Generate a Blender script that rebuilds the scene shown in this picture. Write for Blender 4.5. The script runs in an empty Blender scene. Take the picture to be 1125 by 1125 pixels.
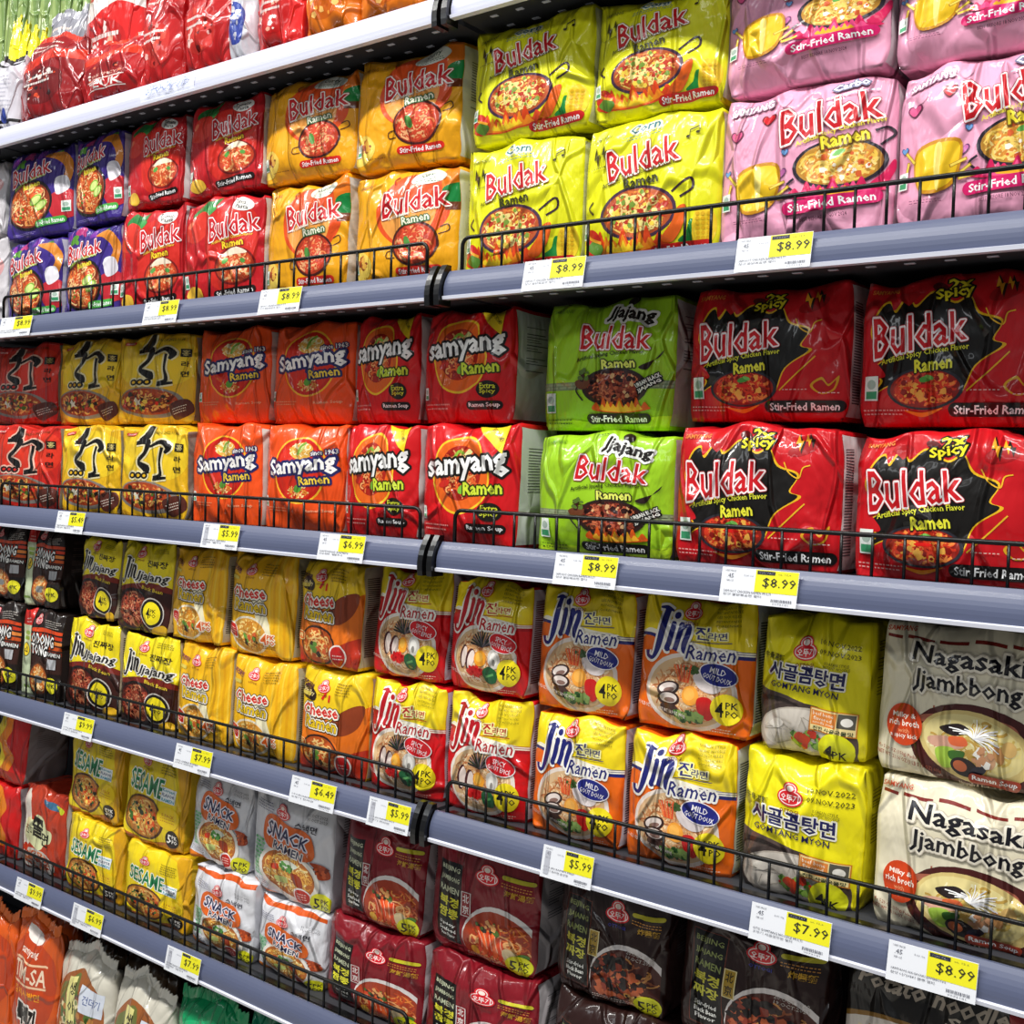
import bpy, bmesh, math, random
import numpy as np
from mathutils import Vector, Matrix
from mathutils.geometry import tessellate_polygon

# ------------------------------------------------------------------ camera, world, lights, exposure
SC = bpy.context.scene
COL = SC.collection
CAM = (0.0, -1.25, 1.4546)
YAW, PITCH, ROLL, FPX = 0.651274, -0.039024, 0.029247, 1250.0
def cam_axes():
    fw = Vector((-math.sin(YAW) * math.cos(PITCH), math.cos(YAW) * math.cos(PITCH), math.sin(PITCH)))
    rt = fw.cross(Vector((0, 0, 1))).normalized(); up = rt.cross(fw)
    return (rt * math.cos(ROLL) + up * math.sin(ROLL), -rt * math.sin(ROLL) + up * math.cos(ROLL), fw)
RT, UP, FW = cam_axes()
def at(px, py, Y):
    d = FW + RT * ((px - 562.5) / FPX) - UP * ((py - 562.5) / FPX)
    t = (Y - CAM[1]) / d.y
    return CAM[0] + d.x * t, CAM[2] + d.z * t
cd = bpy.data.cameras.new('camera'); cam = bpy.data.objects.new('camera', cd); COL.objects.link(cam)
cd.sensor_fit = 'HORIZONTAL'; cd.sensor_width = 36; cd.lens = 36 * FPX / 1125; cd.clip_start = 0.05
M = Matrix((RT, UP, -FW)).transposed().to_4x4(); M.translation = Vector(CAM); cam.matrix_world = M
SC.camera = cam

world = bpy.data.worlds.new('World'); SC.world = world; world.use_nodes = True
world.node_tree.nodes['Background'].inputs[0].default_value = (0.90, 0.95, 1.0, 1)
world.node_tree.nodes['Background'].inputs[1].default_value = 0.16
def area(name, loc, sx, sy, power, color=(1, 1, 1), rot=(0, 0, 0)):
    l = bpy.data.lights.new(name, 'AREA'); l.shape = 'RECTANGLE'; l.size = sx; l.size_y = sy
    l.energy = power; l.color = color
    o = bpy.data.objects.new(name, l); o.location = loc; o.rotation_euler = rot; COL.objects.link(o)
area('ceiling_tube_light', (-1.2, -1.72, 4.6), 8.0, 0.18, 350, (1.0, 0.985, 0.95), (math.radians(20), 0, 0))
area('aisle_tube_light', (-1.2, -2.9, 3.1), 6.0, 0.25, 25, (0.93, 0.97, 1.0), (math.radians(48), 0, 0))
SC.view_settings.view_transform = 'Standard'; SC.view_settings.look = 'None'
SC.view_settings.gamma = 1.0; SC.view_settings.use_curve_mapping = False
SC.view_settings.exposure = 0.0

# ------------------------------------------------------------------ helpers
def lin(h):
    h = h.lstrip('#'); out = []
    for i in (0, 2, 4):
        c = int(h[i:i + 2], 16) / 255
        out.append(c / 12.92 if c <= 0.04045 else ((c + 0.055) / 1.055) ** 2.4)
    return tuple(out)

def mat(name, color=None, rough=0.4, metal=0.0, coat=0.0, spec=0.5, attr=False, bump=None, trans=0.0, noise=None):
    m = bpy.data.materials.new(name); m.use_nodes = True
    nt = m.node_tree; b = nt.nodes['Principled BSDF']; L = nt.links.new; N = nt.nodes.new
    b.inputs['Roughness'].default_value = rough; b.inputs['Metallic'].default_value = metal
    b.inputs['Specular IOR Level'].default_value = spec; b.inputs['Coat Weight'].default_value = coat; b.inputs['Coat Roughness'].default_value = 0.06
    if attr:
        a = N('ShaderNodeAttribute'); a.attribute_name = 'Col'; L(a.outputs['Color'], b.inputs['Base Color'])
    else:
        b.inputs['Base Color'].default_value = (*lin(color), 1)
    tc = N('ShaderNodeTexCoord')
    if noise:
        n = N('ShaderNodeTexNoise'); n.inputs['Scale'].default_value = noise; n.inputs['Detail'].default_value = 4
        r = N('ShaderNodeMapRange'); r.inputs['To Min'].default_value = rough * 0.75; r.inputs['To Max'].default_value = rough * 1.3
        L(tc.outputs['Object'], n.inputs['Vector']); L(n.outputs['Fac'], r.inputs['Value']); L(r.outputs['Result'], b.inputs['Roughness'])
    if bump:
        sd = N('ShaderNodeAttribute'); sd.attribute_type = 'OBJECT'; sd.attribute_name = 'crinkle'
        ad = N('ShaderNodeVectorMath'); ad.operation = 'ADD'
        L(tc.outputs['Object'], ad.inputs[0]); L(sd.outputs['Fac'], ad.inputs[1])
        mp = N('ShaderNodeMapping'); mp.inputs['Scale'].default_value = (1.25, 0.6, 0.5); mp.inputs['Rotation'].default_value = (0, 0.45, 0)
        L(ad.outputs['Vector'], mp.inputs['Vector'])
        w = N('ShaderNodeTexNoise'); w.inputs['Scale'].default_value = 9; w.inputs['Detail'].default_value = 1.5
        L(mp.outputs['Vector'], w.inputs['Vector'])
        ws = N('ShaderNodeVectorMath'); ws.operation = 'MULTIPLY_ADD'; ws.inputs[1].default_value = (.10, .10, .10)
        L(w.outputs['Color'], ws.inputs[0]); L(mp.outputs['Vector'], ws.inputs[2])
        v = N('ShaderNodeTexVoronoi'); v.feature = 'DISTANCE_TO_EDGE'; v.inputs['Scale'].default_value = bump[0]
        L(ws.outputs['Vector'], v.inputs['Vector'])
        mr = N('ShaderNodeMapRange'); mr.interpolation_type = 'SMOOTHSTEP'; mr.inputs['From Max'].default_value = 0.10
        L(v.outputs['Distance'], mr.inputs['Value'])
        n2 = N('ShaderNodeTexNoise'); n2.inputs['Scale'].default_value = 22; n2.inputs['Detail'].default_value = 3
        L(ws.outputs['Vector'], n2.inputs['Vector'])
        ma = N('ShaderNodeMath'); ma.operation = 'MULTIPLY_ADD'; ma.inputs[1].default_value = -0.5
        L(mr.outputs['Result'], ma.inputs[0]); L(n2.outputs['Fac'], ma.inputs[2])
        bp = N('ShaderNodeBump'); bp.inputs['Strength'].default_value = bump[1]; bp.inputs['Distance'].default_value = bump[2]
        L(ma.outputs['Value'], bp.inputs['Height'])
        L(bp.outputs['Normal'], b.inputs['Normal'])
        if len(bump) > 3: L(bp.outputs['Normal'], b.inputs['Coat Normal'])
    if trans: b.inputs['Transmission Weight'].default_value = trans
    return m

FILM = mat('printed_film', rough=0.38, coat=0.5, spec=0.25, attr=True, bump=(14, 1.0, 0.010, 1))
FOIL = mat('crinkled_film', rough=0.3, coat=0.7, spec=0.25, attr=True, bump=(20, 0.9, 0.007, 1))
CARD = mat('printed_card', rough=0.5, attr=True)
BLACK = mat('black_coated_wire', '060607', 0.4, 0, 0.1, 0.3)
BLKPL = mat('black_plastic', '0a0a0c', 0.3, 0, 0.5)
RAILM = mat('blue_grey_rail', '575e79', 0.4, 0.0, 0.2, noise=6)
RAILT = mat('pale_rail', 'c9cbe2', 0.36, 0.0, 0.35, noise=6)
LIPM = mat('clear_rail_edge', 'e4e6f4', 0.25, 0, 0.5)
DECKM = mat('grey_shelf_steel', '3c3d42', 0.5, 0.2, noise=9)
WALLM = mat('dark_gondola_back', '25242a', 0.7, noise=3)
FLOORM = mat('store_floor', 'a9a6a0', 0.3, noise=2)

def mesh_obj(name, V, F, material, parent=None, smooth=False):
    me = bpy.data.meshes.new(name); me.from_pydata([tuple(v) for v in V], [], F); me.materials.append(material)
    if smooth: me.polygons.foreach_set('use_smooth', [True] * len(me.polygons))
    me.update()
    o = bpy.data.objects.new(name, me); COL.objects.link(o)
    if parent: o.parent = parent
    return o
def empty(name, loc):
    o = bpy.data.objects.new(name, None); o.location = loc; o.empty_display_size = 0.02; COL.objects.link(o); return o
def tag(o, label, cat, group=None):
    o['label'] = label; o['category'] = cat
    if group: o['group'] = group
    return o
def boxvf(x0, x1, y0, y1, z0, z1):
    V = [(x0, y0, z0), (x1, y0, z0), (x1, y1, z0), (x0, y1, z0), (x0, y0, z1), (x1, y0, z1), (x1, y1, z1), (x0, y1, z1)]
    return V, [(0, 3, 2, 1), (4, 5, 6, 7), (0, 1, 5, 4), (1, 2, 6, 5), (2, 3, 7, 6), (3, 0, 4, 7)]
def tube(pts, r, n=6):
    V, F = [], []; pts = [Vector(p) for p in pts]
    for i, p in enumerate(pts):
        d = (pts[min(i + 1, len(pts) - 1)] - pts[max(i - 1, 0)]).normalized()
        a = d.orthogonal().normalized() if i == 0 else (a - d * a.dot(d)).normalized()
        b = d.cross(a)
        for k in range(n):
            t = 2 * math.pi * k / n; V.append(p + a * math.cos(t) * r + b * math.sin(t) * r)
    for i in range(len(pts) - 1):
        for k in range(n):
            k2 = (k + 1) % n; F.append((i * n + k, i * n + k2, (i + 1) * n + k2, (i + 1) * n + k))
    F.append(tuple(range(n))[::-1]); F.append(tuple((len(pts) - 1) * n + k for k in range(n)))
    return V, F
def extrude_x(prof, x0, x1):
    n = len(prof); V = [(x0, y, z) for y, z in prof] + [(x1, y, z) for y, z in prof]
    F = [(i, (i + 1) % n, n + (i + 1) % n, n + i) for i in range(n)] + [tuple(range(n))[::-1], tuple(range(n, 2 * n))]
    return V, F

# ------------------------------------------------------------------ printed artwork: 2-D shapes cut on the wrapper's own grid
NG = 32
_tc = bpy.data.curves.new('tmp', 'FONT'); _to = bpy.data.objects.new('tmp', _tc); COL.objects.link(_to); _tc.resolution_u = 1
_cache = {}
def glyphs(s, bold, shear):
    k = (s, bold, shear)
    if k not in _cache:
        _tc.body = s; _tc.offset = bold; _tc.shear = shear; _tc.align_x = 'LEFT'; _tc.space_line = 0.8
        dg = bpy.context.evaluated_depsgraph_get(); dg.update()
        me = _to.evaluated_get(dg).to_mesh(); me.calc_loop_triangles()
        v = np.empty(len(me.vertices) * 3); me.vertices.foreach_get('co', v); v = v.reshape(-1, 3)[:, :2]
        t = np.empty(len(me.loop_triangles) * 3, dtype=np.int64); me.loop_triangles.foreach_get('vertices', t)
        _to.evaluated_get(dg).to_mesh_clear()
        _cache[k] = (v[t].reshape(-1, 3, 2), v.min(0), v.max(0))
    return _cache[k]
def ring(core, r):
    """band of width r (em) round the outside of a triangulated glyph, with rounded corners"""
    pts = np.round(core.reshape(-1, 2), 5); U, inv = np.unique(pts, axis=0, return_inverse=True); T = inv.reshape(-1, 3)
    ed = {}
    for t in T:
        p, q, w = U[t[0]], U[t[1]], U[t[2]]
        if (q[0] - p[0]) * (w[1] - p[1]) - (w[0] - p[0]) * (q[1] - p[1]) < 0: t = t[::-1]
        for i in range(3):
            e = (t[i], t[(i + 1) % 3])
            if (e[1], e[0]) in ed: del ed[(e[1], e[0])]
            else: ed[e] = 1
    nxt = {}; out = []
    def nrm(a, b): d = U[b] - U[a]; l = math.hypot(*d) or 1; return np.array([d[1] / l, -d[0] / l])
    for a, b in ed: nxt.setdefault(a, []).append(b)
    for a, b in ed:
        n = nrm(a, b) * r; A, B = U[a], U[b]; out += [(A, B, B + n), (A, B + n, A + n)]
        for c in nxt.get(b, []):
            n2 = nrm(b, c) * r
            if n[0] * n2[1] - n[1] * n2[0] > 1e-9:
                ang = math.acos(max(-1, min(1, float(n @ n2) / r / r))); k = max(1, int(ang / .8 + .5)); prev = n
                for i in range(1, k + 1):
                    th = ang * i / k; v = np.array([n[0] * math.cos(th) - n[1] * math.sin(th), n[0] * math.sin(th) + n[1] * math.cos(th)]); out.append((B, B + prev, B + v)); prev = v
    return np.array(out)
def smooth_closed(P, n=6):
    P = np.array(P, float); out = []
    for i in range(len(P)):
        a, b, c, d = P[i - 1], P[i], P[(i + 1) % len(P)], P[(i + 2) % len(P)]
        for k in range(n):
            t = k / n
            out.append(0.5 * ((2 * b) + (-a + c) * t + (2 * a - 5 * b + 4 * c - d) * t * t + (-a + 3 * b - 3 * c + d) * t ** 3))
    return out
def smooth_open(P, n=5):
    P = np.array(P, float); Q = np.vstack([2 * P[0] - P[1], P, 2 * P[-1] - P[-2]]); out = []
    for i in range(1, len(Q) - 2):
        a, b, c, d = Q[i - 1], Q[i], Q[i + 1], Q[i + 2]
        for k in range(n):
            t = k / n
            out.append(0.5 * ((2 * b) + (-a + c) * t + (2 * a - 5 * b + 4 * c - d) * t * t + (-a + 3 * b - 3 * c + d) * t ** 3))
    out.append(P[-1]); return np.array(out)
def cut(T, C, f):
    """split triangles where f crosses an integer"""
    done_T, done_C = [], []
    for _ in range(40):
        if len(T) == 0: break
        g = f(T); lo = np.floor(g.min(1) + 1e-6); hi = np.ceil(g.max(1) - 1e-6); need = hi - lo > 1.5
        done_T.append(T[~need]); done_C.append(C[~need])
        T, C, g, lo, hi = T[need], C[need], g[need], lo[need], hi[need]
        if len(T) == 0: break
        c = np.floor((lo + hi) / 2)[:, None]
        o = np.argsort(g, axis=1); T = np.take_along_axis(T, o[:, :, None], 1); g = np.take_along_axis(g, o, 1)
        A, B, D = T[:, 0], T[:, 1], T[:, 2]; ga, gb, gd = g[:, :1], g[:, 1:2], g[:, 2:]
        P = A + (D - A) * ((c - ga) / np.maximum(gd - ga, 1e-9))
        low = (gb < c)[:, 0]
        Q1 = B + (D - B) * ((c - gb) / np.maximum(gd - gb, 1e-9)); Q0 = A + (B - A) * ((c - ga) / np.maximum(gb - ga, 1e-9))
        out, oc = [], []
        for tri, m in (((P, Q1, D), low), ((A, B, Q1), low), ((A, Q1, P), low), ((A, Q0, P), ~low), ((Q0, B, D), ~low), ((Q0, D, P), ~low)):
            out.append(np.stack(tri, 1)[m]); oc.append(C[m])
        T = np.concatenate(out); C = np.concatenate(oc)
        ar = np.abs((T[:, 1, 0] - T[:, 0, 0]) * (T[:, 2, 1] - T[:, 0, 1]) - (T[:, 2, 0] - T[:, 0, 0]) * (T[:, 1, 1] - T[:, 0, 1]))
        T, C = T[ar > 1e-10], C[ar > 1e-10]
    return np.concatenate(done_T), np.concatenate(done_C)

class Art:
    """artwork in u,v (0..1) on the front face; asp = height / width"""
    def __init__(s, base, asp=1.0, side='c9c9c6', sideink='55555a', strip=None, seed=0):
        s.base = base; s.asp = asp; s.side = side; s.sideink = sideink; s.strip = strip
        s.T, s.C, s.P = [], [], []; s.lay = 0; s.cur = 'wrapper'; s.r = random.Random(seed)
    def part(s, n): s.cur = n; return s
    def add(s, tris, col, dl=0.0, layer=None):
        s.lay += 1 if layer is None else 0
        tris = np.asarray(tris, float).reshape(-1, 3, 2)
        c = np.empty((len(tris), 4)); c[:, :3] = lin(col); c[:, 3] = s.lay + dl
        s.T.append(tris); s.C.append(c); s.P.append((s.cur, len(tris)))
    def p(s, pts, col, layer=None):
        tr = tessellate_polygon([[Vector((x, y, 0)) for x, y in pts]]); P = np.array(pts, float)
        s.add(P[np.array(tr)], col, layer=layer)
    def b(s, pts, col, n=6): s.p([tuple(q) for q in smooth_closed(pts, n)], col)
    def rect(s, x0, y0, x1, y1, col, rot=0): s.p(s.rot([(x0, y0), (x1, y0), (x1, y1), (x0, y1)], rot), col)
    def rot(s, P, a, c=None):
        if not a: return [tuple(q) for q in P]
        P = np.array(P, float); c = P.mean(0) if c is None else np.array(c); a = math.radians(a)
        d = (P - c) * (1, s.asp); R = np.array([[math.cos(a), -math.sin(a)], [math.sin(a), math.cos(a)]])
        return [tuple(q) for q in (d @ R.T) / (1, s.asp) + c]
    def e(s, cx, cy, rx, ry, col, rot=0, n=28, a0=0, a1=360):
        P = [(cx + rx * math.cos(math.radians(a0 + (a1 - a0) * i / n)), cy + ry * math.sin(math.radians(a0 + (a1 - a0) * i / n))) for i in range(n + (a1 - a0 < 360))]
        s.p(s.rot(P, rot, (cx, cy)), col)
    def rr(s, cx, cy, w, h, col, rot=0):
        P = []; r = h / 2 * s.asp
        for i in range(14):
            a = math.pi / 2 + math.pi * i / 13 if i < 14 else 0
            P.append((cx - w / 2 + r + r * math.cos(a), cy + h / 2 * math.sin(a)))
        for i in range(14):
            a = -math.pi / 2 + math.pi * i / 13; P.append((cx + w / 2 - r + r * math.cos(a), cy + h / 2 * math.sin(a)))
        s.p(s.rot(P, rot, (cx, cy)), col)
    def stroke_tris(s, pts, w):
        P = np.array(pts, float) * (1, s.asp); n = len(P)
        w = np.full(n, w) if np.isscalar(w) else np.interp(np.linspace(0, 1, n), np.linspace(0, 1, len(w)), w)
        d = np.gradient(P, axis=0); d /= np.maximum(np.linalg.norm(d, axis=1)[:, None], 1e-9); q = np.stack([-d[:, 1], d[:, 0]], 1) * w[:, None] / 2
        A = (P + q) / (1, s.asp); B = (P - q) / (1, s.asp); T = []
        for i in range(n - 1): T += [(A[i], B[i], B[i + 1]), (A[i], B[i + 1], A[i + 1])]
        return np.array(T)
    def jitter(s, lens, k=7):
        s.C[-1][:, 3] += np.repeat(np.arange(len(lens)) % k, lens) * (.9 / k)
    def s(s, pts, w, col, n=5):
        T = s.stroke_tris(smooth_open(pts, n), w); s.add(T, col); s.jitter([2] * (len(T) // 2), 3)
    def t(s, txt, cx, cy, w, h, col, rot=0, bold=0.02, out=(), arc=0, tap=0, shear=0.0):
        bold *= .8; extra = max(0, bold - .02); core, _, _ = glyphs(txt, min(bold, .02), shear); _, lo, hi = glyphs(txt, 0.0, shear)
        if not len(core): print('no glyph', txt); return
        if extra > .004: core = np.concatenate([core, ring(core, extra)]); out = [(r_, c_) for r_, c_ in out]
        def warp(g_):
            q = (g_ - (lo + hi) / 2) / (hi - lo) * (w, h)
            if tap: q[..., 1] *= 1 - tap * (q[..., 0] / w)
            if arc: q[..., 1] += arc * h * (0.25 - (q[..., 0] / w) ** 2) * 4
            a = math.radians(rot); q = q * (1, s.asp)
            return q @ np.array([[math.cos(a), -math.sin(a)], [math.sin(a), math.cos(a)]]).T / (1, s.asp) + (cx, cy)
        for r, oc in out:
            if len(txt) > 12: continue
            # widen the glyph outlines evenly: offset is in em, the box height is given for the lettering
            s.add(warp(core), oc); rg = ring(core, r * (hi[1] - lo[1]))
            if not len(rg): print('empty ring', txt); continue
            rg = warp(rg)
            s.add(rg, oc, layer=1); s.C[-1][:, 3] += np.arange(len(rg)) % 4 * .22 + .1
        s.add(warp(core), col)
    def fine(s, cx, cy, w, h, n, col, rot=0):
        """rows of tiny illegible print"""
        for i in range(n):
            y = cy + h / 2 - (i + .5) * h / n; x = cx - w / 2; T = []
            x1 = cx + w / 2 * s.r.uniform(.6, 1)
            while x < x1:
                l = s.r.uniform(.006, .022); hh = h / n * .17
                P = s.rot([(x, y - hh), (x + l, y - hh), (x + l, y + hh), (x, y + hh)], rot, (cx, cy)); T += [(P[0], P[1], P[2]), (P[0], P[2], P[3])]
                x += l + .008
            s.add(T, col, layer=1 if i else None)
    def noodles(s, cx, cy, rx, ry, n, cols, th=0.013, rad=(.05, .16)):
        for c in cols:
            T = []
            for _ in range(n // len(cols)):
                a = s.r.uniform(0, 6.28); r = math.sqrt(s.r.random()) * .86; x, y = cx + rx * r * math.cos(a), cy + ry * r * math.sin(a)
                R = s.r.uniform(*rad) * (rx + ry); a0 = s.r.uniform(0, 6.28); sp = s.r.uniform(1.2, 3.4)
                P = [(x + R * (math.cos(a0 + sp * k / 7) - math.cos(a0)), y + R * .8 * (math.sin(a0 + sp * k / 7) - math.sin(a0)) / s.asp) for k in range(8)]
                P = [(px, py) for px, py in P if ((px - cx) / rx) ** 2 + ((py - cy) / ry) ** 2 < .97]
                if len(P) > 2: T.append(s.stroke_tris(P, th * s.r.uniform(.7, 1.3)))
            if T: s.add(np.concatenate(T), c); s.jitter([len(t) for t in T])
    def specks(s, cx, cy, rx, ry, n, cols, size=(.01, .03)):
        for c in cols:
            T = []
            for _ in range(n // len(cols)):
                a = s.r.uniform(0, 6.28); r = math.sqrt(s.r.random()) * .9; x, y = cx + rx * r * math.cos(a), cy + ry * r * math.sin(a)
                z = s.r.uniform(*size); k = 5; ph = s.r.uniform(0, 6)
                P = [(x + z * s.r.uniform(.5, 1) * math.cos(ph + 6.283 * i / k), y + z * s.r.uniform(.5, 1) * math.sin(ph + 6.283 * i / k) / s.asp) for i in range(k)]
                T += [(P[0], P[i], P[i + 1]) for i in range(1, k - 1)]
            s.add(T, c); s.jitter([3] * (len(T) // 3))
    def bowl(s, cx, cy, rx, ry, rim, soup, cols, n=90, rot=0, th=.013):
        s.part('bowl_picture'); s.e(cx, cy, rx, ry, rim, rot); s.e(cx, cy, rx * .91, ry * .89, soup, rot)
        s.noodles(cx, cy, rx * .86, ry * .84, n, cols, th)
    def emblem(s, cx, cy, z, name=True):
        s.part('emblem'); y = z / s.asp
        for d_, c in ((0, 'd8202c'), (.12, 'f6e4e0'), (.20, 'd8202c')):
            s.e(cx, cy - y * .15, z * (1.02 - d_), y * (.72 - d_), c, n=22); s.e(cx, cy + y * .58, z * (.58 - d_), y * (.56 - d_), c, n=18)
        for k, c in ():
            s.b([(cx - z * k, cy - y * .1), (cx - z * .62 * k, cy + y * .42 * k), (cx - z * .42 * k, cy + y * .75 * k), (cx, cy + y * 1.12 * k), (cx + z * .42 * k, cy + y * .75 * k), (cx + z * .62 * k, cy + y * .42 * k), (cx + z * k, cy - y * .1), (cx + z * .55 * k, cy - y * .72 * k), (cx, cy - y * .9 * k), (cx - z * .55 * k, cy - y * .72 * k)], c, 3)
        s.e(cx, cy + y * .60, z * .27, y * .25, 'f8e6da', n=14)
        s.t('오뚜기', cx, cy - y * .2, z * 1.4, y * .62, 'fdf2ee', bold=.03)
        if name: s.t('OTTOGI', cx, cy - y * 1.22, z * 1.5, y * .3, '7a1c1c' if s.base != '2a1512' else '3b3f9a', bold=.02)
        s.part('wrapper')
    def xf(s, sx, ox, sy, oy, only=None):
        for t, (pn, _) in zip(s.T, s.P):
            if only and pn != only: continue
            t[..., 0] = t[..., 0] * sx + ox; t[..., 1] = t[..., 1] * sy + oy
        return s
    def finish(s):
        if hasattr(s, 'data'): return s.data
        T = np.concatenate(s.T); C = np.concatenate(s.C)
        names = [n for n, _ in s.P]; ids = {n: i for i, n in enumerate(dict.fromkeys(names))}
        pid = np.concatenate([np.full(k, ids[n]) for n, k in s.P])
        C = np.hstack([C, pid[:, None]])
        keep = (T[..., 0].max(1) > 0.0) & (T[..., 0].min(1) < 1.0) & (T[..., 1].max(1) > 0) & (T[..., 1].min(1) < 1)
        T, C = T[keep], C[keep]
        T = T * NG
        T, C = cut(T, C, lambda t: t[..., 0]); T, C = cut(T, C, lambda t: t[..., 1]); T, C = cut(T, C, lambda t: t[..., 0] - t[..., 1])
        cen = T.mean(1); ok = (cen[:, 0] > 0) & (cen[:, 0] < NG) & (cen[:, 1] > 0) & (cen[:, 1] < NG)
        T, C = np.clip(T[ok], 0, NG), C[ok]
        ar = (T[:, 1, 0] - T[:, 0, 0]) * (T[:, 2, 1] - T[:, 0, 1]) - (T[:, 2, 0] - T[:, 0, 0]) * (T[:, 1, 1] - T[:, 0, 1])
        T[ar < 0] = T[ar < 0][:, ::-1]; ok = np.abs(ar) > 1e-7; T, C = T[ok], C[ok]; cen = T.mean(1)
        # half-cells that one shape fills completely become one triangle and hide what is printed beneath
        cen = T.mean(1); ci = np.floor(cen); low = (cen[:, 0] - ci[:, 0]) > (cen[:, 1] - ci[:, 1])
        hid = ((ci[:, 0] * NG + ci[:, 1]) * 2 + low).astype(np.int64); L = np.round(C[:, 3] * 100).astype(np.int64)
        areas = 0.5 * ((T[:, 1, 0] - T[:, 0, 0]) * (T[:, 2, 1] - T[:, 0, 1]) - (T[:, 2, 0] - T[:, 0, 0]) * (T[:, 1, 1] - T[:, 0, 1]))
        key = hid * 100000 + L; uk, first, inv = np.unique(key, return_index=True, return_inverse=True)
        tot = np.bincount(inv, areas); full = np.abs(tot - .5) < .0015
        hf = uk[full] // 100000; lf = uk[full] % 100000; mx = np.full(NG * NG * 2, -1); np.maximum.at(mx, hf, lf)
        keep = ~full[inv] & (L > mx[hid])
        top = full & (uk % 100000 == mx[uk // 100000]); fi = first[top]; h_ = uk[top] // 100000; c0 = h_ // 2; lw = h_ % 2
        i0, j0 = (c0 // NG).astype(float), (c0 % NG).astype(float)
        FT = np.stack([np.stack([i0, j0], 1), np.where(lw[:, None] == 1, np.stack([i0 + 1, j0], 1), np.stack([i0 + 1, j0 + 1], 1)), np.where(lw[:, None] == 1, np.stack([i0 + 1, j0 + 1], 1), np.stack([i0, j0 + 1], 1))], 1)
        T = np.concatenate([T[keep], FT]); C = np.concatenate([C[keep], C[fi]]); cen = T.mean(1)
        s.data = {}
        for n, i in ids.items():
            m = C[:, 4] == i
            if not m.any(): continue
            t, c, ce = T[m], C[m], cen[m]; k = len(t)
            ci = np.clip(np.floor(ce), 0, NG - 1)
            row = np.hstack([np.round(t.reshape(-1, 2), 4), np.repeat(c[:, :4], 3, 0), np.repeat(ci, 3, 0), np.repeat((ce[:, 0] - ci[:, 0] > ce[:, 1] - ci[:, 1])[:, None], 3, 0)])
            key = np.ascontiguousarray(row.astype(np.float32)).view(np.dtype((np.void, row.shape[1] * 4))).ravel()
            _, first, inv = np.unique(key, return_index=True, return_inverse=True)
            tr = inv.reshape(-1, 3); ok = (tr[:, 0] != tr[:, 1]) & (tr[:, 1] != tr[:, 2]) & (tr[:, 0] != tr[:, 2])
            s.data[n] = (row[first], tr[ok])
        return s.data

def build_mesh(name, V, Nn, F3, Cc, material):
    me = bpy.data.meshes.new(name); nv, nf = len(V), len(F3)
    me.vertices.add(nv); me.vertices.foreach_set('co', np.asarray(V, np.float32).ravel())
    me.loops.add(nf * 3); me.loops.foreach_set('vertex_index', np.asarray(F3, np.int32).ravel())
    me.polygons.add(nf); me.polygons.foreach_set('loop_start', np.arange(0, nf * 3, 3, dtype=np.int32))
    me.update(calc_edges=True)
    me.polygons.foreach_set('use_smooth', np.ones(nf, bool))
    a = me.color_attributes.new('Col', 'FLOAT_COLOR', 'POINT'); a.data.foreach_set('color', np.hstack([Cc, np.ones((nv, 1))]).astype(np.float32).ravel())
    me.materials.append(material)
    if Nn is not None: me.normals_split_custom_set_from_vertices([tuple(n) for n in Nn])
    return me

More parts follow.
